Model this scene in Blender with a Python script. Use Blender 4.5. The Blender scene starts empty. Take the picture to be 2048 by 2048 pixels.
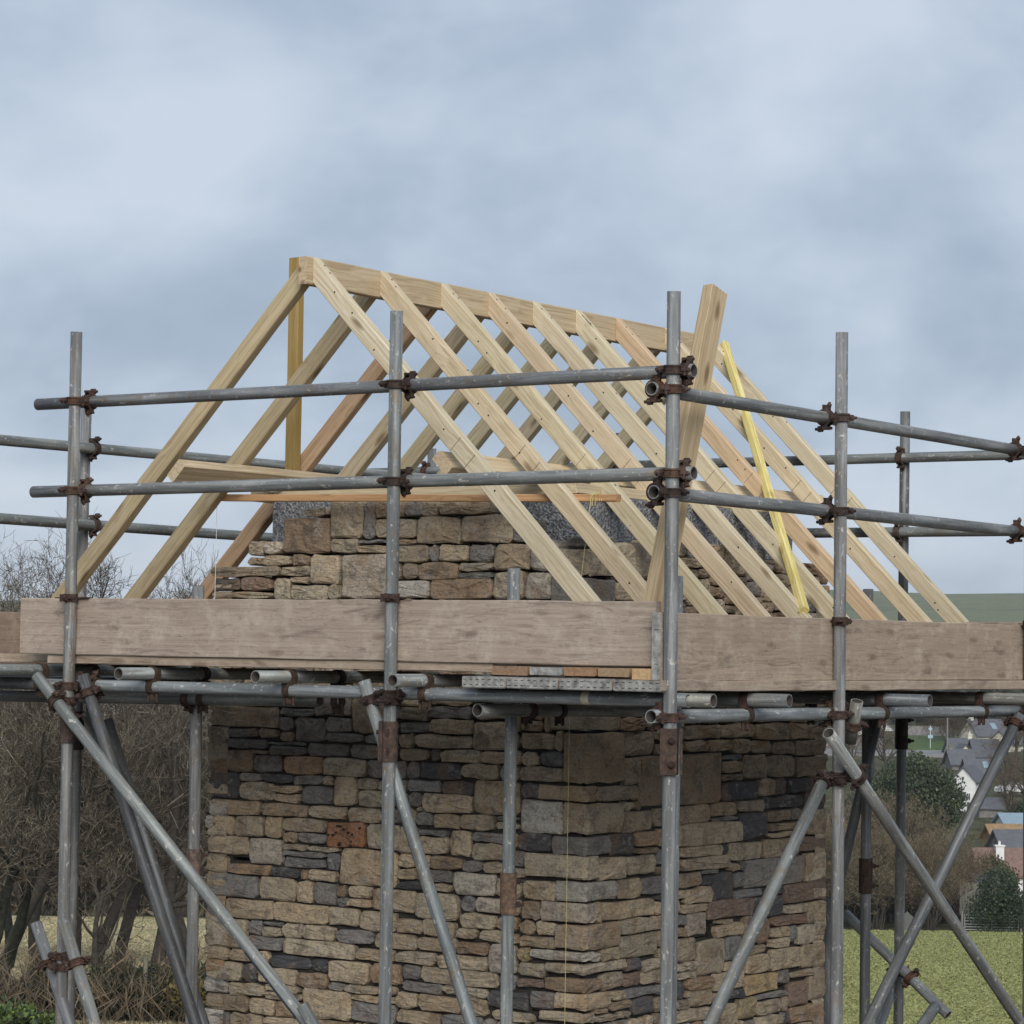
import bpy, math, random
import numpy as np
from mathutils import Matrix, Vector

# ------------------------------------------------------------------ camera
SC = bpy.context.scene
COL = SC.collection
Z0 = 4.1                                   # eye height above the ground at the tower
VL = np.array([-6830., 1187.]); VR = np.array([4867., 1362.])   # vanishing points of the two wall directions
F = math.sqrt(-((VL - 1024) @ (VR - 1024)))
DU = np.array([VR[0] - 1024, 1024 - VR[1], -F]); DU /= np.linalg.norm(DU)
DV = np.array([VL[0] - 1024, 1024 - VL[1], -F]); DV /= np.linalg.norm(DV)
DZ = np.cross(DU, DV)
RM = np.array([DU, DV, DZ])                # camera axes -> world axes
def ray(px, py):
    return RM @ np.array([(px - 1024) / F, (1024 - py) / F, -1.0])
CAM = np.array([-8.11145, -4.99992, Z0])
cam = bpy.data.cameras.new('camera')
cam.sensor_width = 36.0; cam.lens = F / 2048 * 36.0
cam.clip_start = 0.1; cam.clip_end = 8000
camo = bpy.data.objects.new('camera', cam); COL.objects.link(camo)
m = Matrix.Identity(4)
for i in range(3):
    for j in range(3): m[i][j] = RM[i][j]
    m[i][3] = CAM[i]
camo.matrix_world = m
SC.camera = camo
FW = RM @ np.array([0, 0, -1.0]); FW[2] = 0; FW /= np.linalg.norm(FW)
RT = np.array([FW[1], -FW[0], 0.0])

# ------------------------------------------------------------------ exposure, sky, sun
SC.view_settings.view_transform = 'Standard'
SC.view_settings.look = 'None'
SC.view_settings.exposure = 1.05
SC.view_settings.gamma = 1.0
SC.view_settings.use_curve_mapping = False
SC.cycles.max_bounces = 6
SC.cycles.diffuse_bounces = 3
SC.cycles.use_denoising = True

SUN_EL = 28.0               # sun behind cloud, over the camera's left shoulder
def sun_dir():
    h = -FW * math.cos(math.radians(4)) + RT * math.sin(math.radians(4))
    e = math.radians(SUN_EL)
    return np.array([h[0] * math.cos(e), h[1] * math.cos(e), math.sin(e)])
SD = sun_dir()

class G:
    """small helper for node trees"""
    def __init__(s, tree):
        s.t = tree; s.n = tree.nodes; s.l = tree.links
    def node(s, kind, **kw):
        n = s.n.new(kind)
        for k, v in kw.items():
            if k.startswith('i_'):
                n.inputs[k[2:].replace('_', ' ')].default_value = v
            else: setattr(n, k, v)
        return n
    def link(s, a, b): s.l.new(a, b)
    def math(s, op, a, b=None, c=None, clamp=False):
        n = s.n.new('ShaderNodeMath'); n.operation = op; n.use_clamp = clamp
        for i, v in enumerate((a, b, c)):
            if v is None: continue
            if isinstance(v, (int, float)): n.inputs[i].default_value = v
            else: s.link(v, n.inputs[i])
        return n.outputs[0]
    def mix(s, fac, a, b, blend='MIX'):
        n = s.n.new('ShaderNodeMix'); n.data_type = 'RGBA'; n.blend_type = blend
        for sock, v in ((n.inputs[0], fac), (n.inputs[6], a), (n.inputs[7], b)):
            if isinstance(v, (int, float)): sock.default_value = v
            elif isinstance(v, (tuple, list)): sock.default_value = tuple(v) + ((1,) if len(v) == 3 else ())
            else: s.link(v, sock)
        return n.outputs[2]
    def ramp(s, fac, stops, interp='LINEAR'):
        n = s.n.new('ShaderNodeValToRGB'); n.color_ramp.interpolation = interp
        e = n.color_ramp.elements
        while len(e) < len(stops): e.new(0.5)
        for k, (p, c) in zip(e, stops):
            k.position = p
            k.color = (c, c, c, 1) if isinstance(c, (int, float)) else tuple(c) + (1,)
        s.link(fac, n.inputs[0]); return n.outputs[0]
    def noise(s, vec, scale, detail=4, rough=0.55, dist=0.0, dim='3D'):
        n = s.n.new('ShaderNodeTexNoise'); n.noise_dimensions = dim
        n.inputs['Scale'].default_value = scale; n.inputs['Detail'].default_value = detail
        n.inputs['Roughness'].default_value = rough; n.inputs['Distortion'].default_value = dist
        if vec is not None: s.link(vec, n.inputs['Vector'])
        return n.outputs[0]
    def mapping(s, vec, scale=(1, 1, 1), loc=(0, 0, 0), rot=(0, 0, 0)):
        n = s.n.new('ShaderNodeMapping'); s.link(vec, n.inputs[0])
        n.inputs['Scale'].default_value = scale; n.inputs['Location'].default_value = loc
        n.inputs['Rotation'].default_value = rot
        return n.outputs[0]
    def vadd(s, a, b):
        n = s.n.new('ShaderNodeVectorMath'); n.operation = 'ADD'
        s.link(a, n.inputs[0]); s.link(b, n.inputs[1]); return n.outputs[0]

SKYLOC = (2.95, 3.66, 0)
W = bpy.data.worlds.new('World'); SC.world = W; W.use_nodes = True
g = G(W.node_tree); g.n.clear()
out = g.node('ShaderNodeOutputWorld'); bg = g.node('ShaderNodeBackground'); g.link(bg.outputs[0], out.inputs[0])
sky = g.node('ShaderNodeTexSky'); sky.sky_type = 'NISHITA'; sky.sun_disc = False
sky.sun_elevation = math.radians(SUN_EL); sky.sun_rotation = math.atan2(SD[0], SD[1])
tc = g.node('ShaderNodeTexCoord')
sep = g.node('ShaderNodeSeparateXYZ'); g.link(tc.outputs['Generated'], sep.inputs[0])
# cloud layer seen as a deck overhead: direction divided by its height
zz = g.math('MAXIMUM', sep.outputs[2], 0.0)
den = g.math('ADD', zz, 0.6)
cx = g.math('DIVIDE', sep.outputs[0], den); cy = g.math('DIVIDE', sep.outputs[1], den)
comb = g.node('ShaderNodeCombineXYZ'); g.link(cx, comb.inputs[0]); g.link(cy, comb.inputs[1])
cv = g.mapping(comb.outputs[0], rot=(0, 0, -math.atan2(RT[1], RT[0])), scale=(1.0, 1.0, 1.0), loc=SKYLOC)
n1 = g.noise(g.mapping(cv, scale=(5.0, 5.2, 1)), 1.0, 4, 0.5, 0.3)
n2 = g.noise(g.mapping(cv, scale=(13, 14, 1)), 1.0, 7, 0.54, 0.15)
n3 = g.noise(g.mapping(cv, scale=(2.2, 2.8, 1)), 1.0, 2, 0.5, 0.2)
s1 = g.math('MULTIPLY', n1, 0.56); s2 = g.math('MULTIPLY', n2, 0.22); s3 = g.math('MULTIPLY', n3, 0.30)
cl = g.math('ADD', g.math('ADD', s1, s2), g.math('ADD', s3, g.math('MULTIPLY', g.math('MULTIPLY_ADD', zz, -9.0, 1.0, clamp=True), 0.075)))   # thinner, paler cloud low down
ccol = g.ramp(cl, [(0.385, (1.56, 1.93, 2.46)), (0.465, (1.78, 2.17, 2.74)), (0.525, (2.10, 2.49, 3.06)), (0.58, (2.46, 2.84, 3.40)), (0.66, (2.86, 3.21, 3.72))])
ccol = g.mix(g.math('MULTIPLY_ADD', sep.outputs[2], 40.0, 1.0, clamp=True), (1.85, 2.3, 2.9), ccol)   # even below the horizon
skc = g.mix(0.96, sky.outputs[0], ccol)
g.link(skc, bg.inputs[0]); bg.inputs[1].default_value = 0.1

sl = bpy.data.lights.new('sun', 'SUN'); sl.energy = 1.5; sl.angle = math.radians(38); sl.color = (1.0, 0.965, 0.91)
so = bpy.data.objects.new('sun', sl); COL.objects.link(so)
so.rotation_euler = Vector(-SD).to_track_quat('-Z', 'Y').to_euler()

# ------------------------------------------------------------------ helpers
def onU(px, py, u):
    r = ray(px, py); return Vector(CAM + r * ((u - CAM[0]) / r[0]))
def onV(px, py, v):
    r = ray(px, py); return Vector(CAM + r * ((v - CAM[1]) / r[1]))
def atD(px, py, d): return Vector(CAM + ray(px, py) * d)
def depth(p): return float(-((np.array(p) - CAM) @ RM)[2])
def land_h(d, lat=0.0):
    base = np.interp(d, [-60, 0, 8, 14, 210, 238, 300, 345, 420, 450, 700, 1100, 1500, 1700, 3000],
                     [-2.2, -3.3, -4.0, -4.35, -20.6, -20.9, -19.3, -17.6, -14.4, -13.0, -3, 15, 33, 33.5, 20])
    if d > 900: base = base + (1.0 * math.sin(lat * .017 + .6) + .5 * math.sin(lat * .045)) * min(1, (d - 900) / 400)
    if d > 450: base = base * (1 + min(1, (d - 450) / 800) * min(0.12, max(-0.36, lat * 0.0011)) * (1 if base > 0 else 0))
    return float(base) + Z0
def land(px, d, dz=0.0):
    lat = (px - 1024) / F * d
    p = CAM + FW * d + RT * lat
    return Vector((p[0], p[1], land_h(d, lat) + dz))
def ll(lat, d, z=None):
    p = CAM + FW * d + RT * lat
    return Vector((p[0], p[1], land_h(d, lat) if z is None else z))

WM = {}                                    # world matrices of what has been made
def link(o, M=None, parent=None):
    COL.objects.link(o)
    M = M or Matrix.Identity(4); WM[o.name] = M
    if parent is not None:
        o.parent = parent; o.matrix_local = WM[parent.name].inverted() @ M
    else: o.matrix_world = M
    return o
def tag(o, label=None, cat=None, group=None, kind=None):
    for k, v in (('label', label), ('category', cat), ('group', group), ('kind', kind)):
        if v: o[k] = v
    return o
def empty(name, loc, label, cat, group=None, rz=0.0):
    o = bpy.data.objects.new(name, None); o.empty_display_size = 0.1
    link(o, Matrix.Translation(Vector(loc)) @ Matrix.Rotation(rz, 4, 'Z'))
    return tag(o, label, cat, group)
def holder(name, parent):
    o = bpy.data.objects.new(name, None); o.empty_display_size = 0.1
    return link(o, WM[parent.name].copy(), parent)
def mesh(name, verts, faces, mat, smooth=False):
    me = bpy.data.meshes.new(name)
    me.from_pydata(verts, [], faces)
    mats = mat if isinstance(mat, (list, tuple)) else [mat]
    for x in mats: me.materials.append(x)
    if smooth:
        me.polygons.foreach_set('use_smooth', [True] * len(me.polygons))
    me.update(); return me
def obj(name, me, M=None, parent=None):
    return link(bpy.data.objects.new(name, me), M, parent)
def frame(p, x, up=(0, 0, 1)):
    x = Vector(x).normalized(); up = Vector(up)
    y = up.cross(x)
    if y.length < 1e-4: y = Vector((0, 1, 0)).cross(x)
    y.normalize(); z = x.cross(y)
    M = Matrix.Identity(4)
    for i in range(3): M[i][0], M[i][1], M[i][2], M[i][3] = x[i], y[i], z[i], p[i]
    return M
def perp(a):
    a = Vector(a).normalized()
    t = Vector((0, 0, 1)) if abs(a.z) < 0.9 else Vector((1, 0, 0))
    b = a.cross(t).normalized(); return b, a.cross(b).normalized()

class MB:
    def __init__(s): s.v = []; s.f = []; s.mi = []; s.m = 0
    def add(s, vs, fs):
        k = len(s.v); s.v += [tuple(x) for x in vs]
        s.f += [tuple(i + k for i in f) for f in fs]; s.mi += [s.m] * len(fs)
    def box(s, c, size, ax=None):
        ax = ax or (Vector((1, 0, 0)), Vector((0, 1, 0)), Vector((0, 0, 1)))
        c = Vector(c); vs = []
        for i in (-.5, .5):
            for j in (-.5, .5):
                for k in (-.5, .5):
                    vs.append(c + ax[0] * (i * size[0]) + ax[1] * (j * size[1]) + ax[2] * (k * size[2]))
        s.add(vs, [(0, 1, 3, 2), (4, 6, 7, 5), (0, 4, 5, 1), (2, 3, 7, 6), (0, 2, 6, 4), (1, 5, 7, 3)])
    def bar(s, p0, p1, w, h, up=(0, 0, 1)):
        p0 = Vector(p0); p1 = Vector(p1); M = frame((0, 0, 0), p1 - p0, up).to_3x3()
        s.box((p0 + p1) / 2, ((p1 - p0).length, w, h), (M.col[0].copy(), M.col[1].copy(), M.col[2].copy()))
    def cyl(s, p0, p1, r, n=10, r1=None, cap=True):
        p0 = Vector(p0); p1 = Vector(p1); r1 = r if r1 is None else r1
        b, c = perp(p1 - p0); vs = []
        for p, q in ((p0, r), (p1, r1)):
            for i in range(n):
                a = 2 * math.pi * i / n; vs.append(p + (b * math.cos(a) + c * math.sin(a)) * q)
        fs = [(i, (i + 1) % n, n + (i + 1) % n, n + i) for i in range(n)]
        if cap: fs += [tuple(range(n - 1, -1, -1)), tuple(range(n, 2 * n))]
        s.add(vs, fs)
    def ring(s, c, axis, ri, ro, h, n=18, a0=0.0, a1=2 * math.pi, bvec=None):
        c = Vector(c); axis = Vector(axis).normalized(); b, d = perp(axis)
        if bvec is not None: b = Vector(bvec).normalized(); d = axis.cross(b)
        closed = a1 - a0 > 6.28; k = n if closed else n + 1; vs = []
        for i in range(k):
            a = a0 + (a1 - a0) * i / n; dr = b * math.cos(a) + d * math.sin(a)
            for r, z in ((ri, -h / 2), (ro, -h / 2), (ro, h / 2), (ri, h / 2)):
                vs.append(c + dr * r + axis * z)
        fs = []
        for i in range(n):
            p = 4 * i; q = 4 * ((i + 1) % k)
            for j in range(4): fs.append((p + j, p + (j + 1) % 4, q + (j + 1) % 4, q + j))
        if not closed: fs += [(0, 1, 2, 3), (4 * n + 3, 4 * n + 2, 4 * n + 1, 4 * n)]
        s.add(vs, fs)
    def mesh(s, name, mat, smooth=False):
        me = mesh(name, s.v, s.f, mat, smooth)
        if isinstance(mat, (list, tuple)): me.polygons.foreach_set('material_index', s.mi)
        return me
    def build(s, name, mat, parent=None, M=None, smooth=False):
        """geometry was given in world space; M is the frame the object should have"""
        M = M or (WM[parent.name] if parent is not None else Matrix.Identity(4))
        inv = M.inverted(); s.v = [tuple(inv @ Vector(x)) for x in s.v]
        return obj(name, s.mesh(name, mat, smooth), M, parent)

# ------------------------------------------------------------------ materials
def material(name, rough=0.8, metal=0.0, spec=0.4):
    m = bpy.data.materials.new(name); m.use_nodes = True
    g = G(m.node_tree); b = g.n['Principled BSDF']
    b.inputs['Roughness'].default_value = rough; b.inputs['Metallic'].default_value = metal
    b.inputs['Specular IOR Level'].default_value = spec
    return m, g, b
def objvec(g, rnd=True):
    t = g.node('ShaderNodeTexCoord')
    if not rnd: return t.outputs['Object']
    oi = g.node('ShaderNodeObjectInfo')
    c = g.node('ShaderNodeCombineXYZ')
    for i, k in enumerate((37.0, 53.0, 71.0)): g.link(g.math('MULTIPLY', oi.outputs['Random'], k), c.inputs[i])
    return g.vadd(t.outputs['Object'], c.outputs[0])
def bump(g, b, h, strength=0.5, dist=0.01):
    n = g.node('ShaderNodeBump'); n.inputs['Strength'].default_value = strength; n.inputs['Distance'].default_value = dist
    g.link(h, n.inputs['Height']); g.link(n.outputs[0], b.inputs['Normal'])

def mat_tube():
    m, g, b = material('galvanised_steel', 0.6, 0.12, 0.35)
    v = objvec(g); oc = g.node('ShaderNodeObjectInfo').outputs['Color']
    st = g.noise(g.mapping(v, scale=(2.2, 45, 45)), 1.0, 5, 0.6, 0.4)
    sp = g.noise(v, 60, 5, 0.65)
    big = g.noise(v, 5, 3, 0.5)
    c = g.ramp(st, [(0.40, (0.12, 0.125, 0.126)), (0.5, (0.19, 0.198, 0.198)), (0.6, (0.29, 0.298, 0.292))])
    c = g.mix(g.ramp(big, [(0.35, 0.0), (0.7, 0.55)]), c, (0.12, 0.122, 0.122))
    c = g.mix(g.ramp(sp, [(0.6, 0.0), (0.72, 0.6)]), c, (0.40, 0.39, 0.36))
    c = g.mix(g.ramp(g.noise(v, 14, 6, 0.7), [(0.64, 0.0), (0.74, 0.7)]), c, (0.22, 0.15, 0.09))
    rn = g.node('ShaderNodeObjectInfo').outputs['Random']
    rp = g.noise(g.mapping(v, scale=(1, 1.6, 1.6), loc=(9, 1, 4)), 9, 7, 0.75, 0.6)
    c = g.mix(g.math('MULTIPLY', g.ramp(rp, [(0.52, 0.0), (0.63, 1.0)]), g.ramp(rn, [(0.35, 0.1), (0.9, 0.75)])), c, (0.17, 0.125, 0.085))
    sp2 = g.noise(g.mapping(v, scale=(1, 2, 2), loc=(3, 7, 2)), 26, 6, 0.7, 0.5)
    c = g.mix(g.ramp(sp2, [(0.60, 0.0), (0.64, 0.85)]), c, (0.46, 0.44, 0.40))
    g.link(g.mix(1.0, c, oc, 'MULTIPLY'), b.inputs['Base Color'])
    g.link(g.ramp(st, [(0.3, 0.62), (0.7, 0.42)]), b.inputs['Roughness'])
    bump(g, b, sp, 0.12, 0.003)
    return m
def mat_rust():
    m, g, b = material('rusty_iron', 0.85, 0.1, 0.3)
    v = objvec(g)
    c = g.ramp(g.noise(v, 45, 5, 0.7), [(0.3, (0.02, 0.016, 0.015)), (0.5, (0.045, 0.032, 0.028)), (0.66, (0.08, 0.054, 0.044)), (0.8, (0.13, 0.10, 0.08))])
    g.link(g.mix(1.0, c, g.node('ShaderNodeObjectInfo').outputs['Color'], 'MULTIPLY'), b.inputs['Base Color'])
    bump(g, b, g.noise(v, 160, 4, 0.7), 0.5, 0.004)
    return m
def mat_timber(name, c0, c1, c2, knots=True, rough=0.75, dirt=0.0, ct=0.12):
    m, g, b = material(name, rough, 0, 0.3)
    v = objvec(g)
    warp = g.noise(v, 3.0, 3, 0.5)
    wv = g.node('ShaderNodeVectorMath', operation='MULTIPLY_ADD')
    cc = g.node('ShaderNodeCombineXYZ'); g.link(warp, cc.inputs[1]); g.link(warp, cc.inputs[2])
    g.link(cc.outputs[0], wv.inputs[0]); wv.inputs[1].default_value = (0, 0.05, 0.05); g.link(v, wv.inputs[2])
    gr = g.noise(g.mapping(wv.outputs[0], scale=(1.3, 95, 95)), 1.0, 5, 0.6, 0.6)
    fine = g.noise(g.mapping(v, scale=(10, 420, 420)), 1.0, 3, 0.6)
    bl = g.noise(g.mapping(v, scale=(1.2, 6, 6)), 1.0, 4, 0.55)
    c = g.ramp(gr, [(0.5 - ct, c0), (0.5, c1), (0.5 + ct, c2)])
    c = g.mix(g.math('MULTIPLY', g.ramp(fine, [(0.35, 1.0), (0.6, 0.0)]), 0.3), c, c0)
    c = g.mix(g.math('MULTIPLY', g.ramp(bl, [(0.35, 1.0), (0.65, 0.0)]), 0.35), c, c0)
    if knots:
        vo = g.node('ShaderNodeTexVoronoi'); vo.feature = 'F1'; vo.inputs['Randomness'].default_value = 1.0
        vo.inputs['Scale'].default_value = 1.0
        g.link(g.mapping(wv.outputs[0], scale=(3.4, 11, 11)), vo.inputs['Vector'])
        k = g.ramp(vo.outputs['Distance'], [(0.07, 1.0), (0.13, 0.6), (0.19, 0.0)])
        c = g.mix(g.math('MULTIPLY', k, 0.75 if not dirt else 0.5), c, (c0[0] * 0.35, c0[1] * 0.27, c0[2] * 0.2))
    if dirt:
        dn = g.noise(v, 9, 6, 0.7)
        c = g.mix(g.math('MULTIPLY', g.ramp(dn, [(0.5, 0.0), (0.68, 1.0)]), dirt), c, (0.46, 0.4, 0.33))
        sc = g.noise(g.mapping(v, scale=(26, 70, 70), loc=(2, 8, 4)), 1.0, 6, 0.75, 1.4)
        c = g.mix(g.ramp(sc, [(0.56, 0.0), (0.66, 0.55)]), c, (0.13, 0.10, 0.085))
        c = g.mix(g.ramp(g.noise(g.mapping(v, loc=(1, 6, 9)), 48, 5, 0.75), [(0.6, 0.0), (0.72, 0.5)]), c, (0.5, 0.45, 0.4))
        ln = g.noise(g.mapping(wv.outputs[0], scale=(0.9, 170, 170), loc=(7, 2, 5)), 1.0, 3, 0.6, 0.3)
        c = g.mix(g.ramp(ln, [(0.55, 0.0), (0.62, 0.28)]), c, (0.13, 0.10, 0.08))
        dk = g.noise(g.mapping(v, scale=(3, 16, 16), loc=(5, 3, 1)), 1.0, 6, 0.7, 1.0)
        c = g.mix(g.math('MULTIPLY', g.ramp(dk, [(0.56, 0.0), (0.66, 1.0)]), dirt), c, (0.12, 0.09, 0.075))
    g.link(g.mix(1.0, c, g.node('ShaderNodeObjectInfo').outputs['Color'], 'MULTIPLY'), b.inputs['Base Color'])
    hh = g.math('ADD', g.math('MULTIPLY', gr, 0.6), g.math('MULTIPLY', fine, 0.4))
    bump(g, b, hh, 0.3 if dirt else 0.15, 0.003)
    return m
def mat_stone():
    m, g, b = material('sandstone_rubble', 0.92, 0, 0.25)
    at = g.node('ShaderNodeAttribute', attribute_name='tone')
    geo = g.node('ShaderNodeNewGeometry'); v = geo.outputs['Position']
    a = g.noise(v, 13, 6, 0.65, 0.5); f = g.noise(v, 85, 5, 0.7); p = g.noise(v, 6, 4, 0.6)
    c = g.mix(g.ramp(a, [(0.38, 0.5), (0.49, 0.0)]), at.outputs['Color'], (0.075, 0.065, 0.06))
    c = g.mix(g.ramp(p, [(0.52, 0.0), (0.7, 0.55)]), c, (0.27, 0.165, 0.085))
    c = g.mix(g.ramp(g.noise(g.mapping(v, loc=(4, 2, 7)), 21, 5, 0.65), [(0.56, 0.0), (0.66, 0.55)]), c, (0.34, 0.32, 0.29))
    c = g.mix(g.math('MULTIPLY', g.ramp(f, [(0.36, 1.0), (0.52, 0.0)]), 0.45), c, (0.07, 0.058, 0.05))
    g.link(c, b.inputs['Base Color'])
    st = g.noise(g.mapping(v, scale=(1, 1, 3.5)), 26, 6, 0.68, 0.8)
    h = g.math('ADD', g.math('MULTIPLY', st, 0.7), g.math('MULTIPLY', f, 0.3))
    bump(g, b, h, 1.0, 0.02)
    return m
def mat_block():
    m, g, b = material('concrete_block', 0.95, 0, 0.2)
    geo = g.node('ShaderNodeNewGeometry'); v = geo.outputs['Position']
    vo = g.node('ShaderNodeTexVoronoi'); vo.inputs['Scale'].default_value = 85; g.link(v, vo.inputs['Vector'])
    n = g.noise(v, 70, 5, 0.7)
    h = g.math('ADD', g.math('MULTIPLY', vo.outputs['Distance'], 0.7), n)
    c = g.ramp(n, [(0.38, (0.12, 0.125, 0.133)), (0.5, (0.245, 0.252, 0.265)), (0.6, (0.42, 0.43, 0.445))])
    c = g.mix(g.ramp(g.noise(v, 5, 4, 0.6), [(0.45, 0.0), (0.75, 0.3)]), c, (0.3, 0.29, 0.28))
    g.link(c, b.inputs['Base Color']); bump(g, b, h, 1.0, 0.02)
    return m
def mat_plain(name, c, rough=0.85, metal=0.0, var=0.25, scale=20.0, bumpy=0.2, objcol=False):
    m, g, b = material(name, rough, metal, 0.3)
    v = objvec(g)
    n = g.noise(v, scale, 5, 0.65)
    cc = g.mix(g.ramp(n, [(0.3, 0.0), (0.7, 1.0)]), tuple(x * (1 - var) for x in c), tuple(min(1, x * (1 + var)) for x in c))
    if objcol: cc = g.mix(1.0, cc, g.node('ShaderNodeObjectInfo').outputs['Color'], 'MULTIPLY')
    g.link(cc, b.inputs['Base Color'])
    if bumpy: bump(g, b, n, bumpy, 0.02)
    return m
def mat_leaf(name, c, var=0.5):
    m, g, b = material(name, 0.6, 0, 0.3)
    geo = g.node('ShaderNodeNewGeometry')
    cc = g.ramp(geo.outputs['Random Per Island'], [(0.0, tuple(x * (1 - var) for x in c)), (0.6, c), (1.0, (c[0] * (1 + var * 1.3), c[1] * (1 + var), c[2] * (1 + var * .6)))])
    g.link(cc, b.inputs['Base Color'])
    return m
TUBE = mat_tube(); RUST = mat_rust(); STONE = mat_stone(); BLOCK = mat_block()
TIMBER = mat_timber('sawn_softwood', (0.45, 0.37, 0.25), (0.585, 0.505, 0.36), (0.68, 0.605, 0.46))
BOARD = mat_timber('weathered_board', (0.23, 0.182, 0.142), (0.345, 0.282, 0.226), (0.43, 0.362, 0.296), True, 0.88, 0.6, 0.26)
YELLOW = mat_timber('yellow_batten', (0.56, 0.44, 0.14), (0.74, 0.61, 0.22), (0.83, 0.72, 0.37), True, 0.7)
BAND = mat_plain('hoop_iron', (0.255, 0.25, 0.235), 0.75, 0.1, 0.6, 28, 0.4)
SLOT = mat_plain('dark_slot', (0.02, 0.018, 0.016), 0.9)
MORTAR = mat_plain('dark_mortar', (0.034, 0.030, 0.026), 0.95, 0, 0.4, 30, 0.4)
STRINGW = mat_plain('white_string', (0.7, 0.7, 0.68), 0.8, bumpy=0)
STRINGY = mat_plain('yellow_string', (0.62, 0.56, 0.24), 0.8, bumpy=0)

# ------------------------------------------------------------------ ground and hills
def mat_ground(name, cols, scale, far=False):
    m, g, b = material(name, 0.95, 0, 0.1)
    geo = g.node('ShaderNodeNewGeometry'); v = geo.outputs['Position']
    big = g.noise(v, 0.03 if not far else 0.006, 5, 0.6, 0.5); mid = g.noise(v, scale, 6, 0.7, 0.3)
    fine = g.noise(v, scale * 7, 4, 0.7)
    c = g.ramp(mid, [(0.42, cols[0]), (0.5, cols[1]), (0.58, cols[2])])
    c = g.mix(g.ramp(big, [(0.4, 0.0), (0.62, 0.75)]), c, cols[3])
    c = g.mix(g.math('MULTIPLY', g.ramp(fine, [(0.38, 1.0), (0.55, 0.0)]), 0.45), c, tuple(x * 0.5 for x in cols[0]))
    if far:
        ln = g.noise(g.mapping(v, scale=(0.004, 0.03, 0.03), rot=(0, 0, -math.atan2(RT[1], RT[0]))), 1.0, 4, 0.6)
        c = g.mix(g.ramp(ln, [(0.55, 0.0), (0.6, 0.35), (0.64, 0.0)]), c, (0.045, 0.06, 0.045))
    g.link(c, b.inputs['Base Color']); bump(g, b, g.math('ADD', mid, fine), 0.6, 0.12)
    return m
FIELD = mat_ground('field_grass', [(0.13, 0.155, 0.042), (0.215, 0.225, 0.08), (0.30, 0.285, 0.125), (0.15, 0.195, 0.045)], 0.9)
ROUGH = mat_ground('rough_pasture', [(0.05, 0.05, 0.026), (0.09, 0.085, 0.045), (0.12, 0.11, 0.065), (0.07, 0.085, 0.035)], 0.5)
STRAW = mat_ground('straw_field', [(0.24, 0.20, 0.095), (0.40, 0.34, 0.19), (0.50, 0.43, 0.26), (0.28, 0.27, 0.12)], 0.7)
DIRT = mat_ground('trodden_earth', [(0.07, 0.058, 0.045), (0.12, 0.10, 0.08), (0.17, 0.148, 0.122), (0.10, 0.09, 0.068)], 1.6)
HILL = mat_ground('hill_grass', [(0.15, 0.162, 0.092), (0.175, 0.188, 0.108), (0.20, 0.21, 0.126), (0.16, 0.172, 0.10)], 0.05, True)
def build_ground():
    ds = [-60, -20, -5, 0, 4, 8, 11, 14, 20, 30, 45, 60, 80, 100, 125, 150, 175, 200, 210, 220, 238, 260, 280, 300, 322, 345, 370, 395, 420, 450,
          500, 560, 620, 700, 800, 900, 1000, 1100, 1200, 1300, 1400, 1450, 1500, 1560, 1630, 1700, 2000, 2500, 3000]
    ks = np.linspace(-1, 1, 61)
    vs = []; fs = []; mi = []; rng = random.Random(5)
    for d in ds:
        half = 45 + abs(d) * 0.75
        for k in ks:
            lat = float(k) * half
            j = 0.0 if d < 30 else (rng.uniform(-1, 1) * min(0.25, d * 0.0006) if d < 450 else rng.uniform(-1, 1) * 0.5)
            p = ll(lat, d); vs.append((p.x, p.y, p.z + j))
    n = len(ks)
    for i in range(len(ds) - 1):
        for j in range(n - 1):
            fs.append((i * n + j, i * n + j + 1, (i + 1) * n + j + 1, (i + 1) * n + j))
            mi.append(4 if ds[i] < 30 else (3 if ks[j] * (45 + ds[i] * .75) / ds[i] * F < -300 else 0) if ds[i] < 209 else (1 if ds[i] < 520 else 2))
    me = mesh('ground', vs, fs, [FIELD, ROUGH, HILL, STRAW, DIRT], True)
    me.polygons.foreach_set('material_index', mi)
    tag(obj('ground', me), kind='structure')
build_ground()

# ------------------------------------------------------------------ the stone building
U0, V0, U1, V1 = 1.080, 1.050, 3.089, 3.053     # outer stone faces
VRG, ZR = 2.05, Z0 + 1.59                       # ridge line and its top
RNG = random.Random(11)
building = empty('stone_building', (U0, V0, 0), 'small square unfinished stone building with bare pale timber roof frame inside the scaffold', 'building')
PAL = {'t': (0.445, 0.36, 0.25), 'p': (0.50, 0.44, 0.36), 'g': (0.235, 0.222, 0.205), 'd': (0.095, 0.093, 0.096),
       'o': (0.34, 0.235, 0.15), 'r': (0.24, 0.165, 0.125), 'y': (0.42, 0.32, 0.18), 'b': (0.34, 0.265, 0.183)}
def tone(c):
    k = RNG.uniform(0.8, 1.16); q = PAL[c]; w = RNG.uniform(-0.05, 0.05)
    return (q[0] * k * (1 + w), q[1] * k, q[2] * k * (1 - w))
class Face:
    """a wall face: a runs along it, z is height, n points out of it"""
    def __init__(s, o, a, n): s.o = Vector(o); s.a = Vector(a); s.n = Vector(n)
    def w(s, a, z, n): return s.o + s.a * a + s.n * n + Vector((0, 0, z))
FL = Face((U0, 0, 0), (0, 1, 0), (-1, 0, 0))    # a = v
FR = Face((0, V0, 0), (1, 0, 0), (0, -1, 0))    # a = u
FB = Face((0, V1, 0), (1, 0, 0), (0, 1, 0))
FE = Face((U1, 0, 0), (0, 1, 0), (1, 0, 0))
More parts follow.
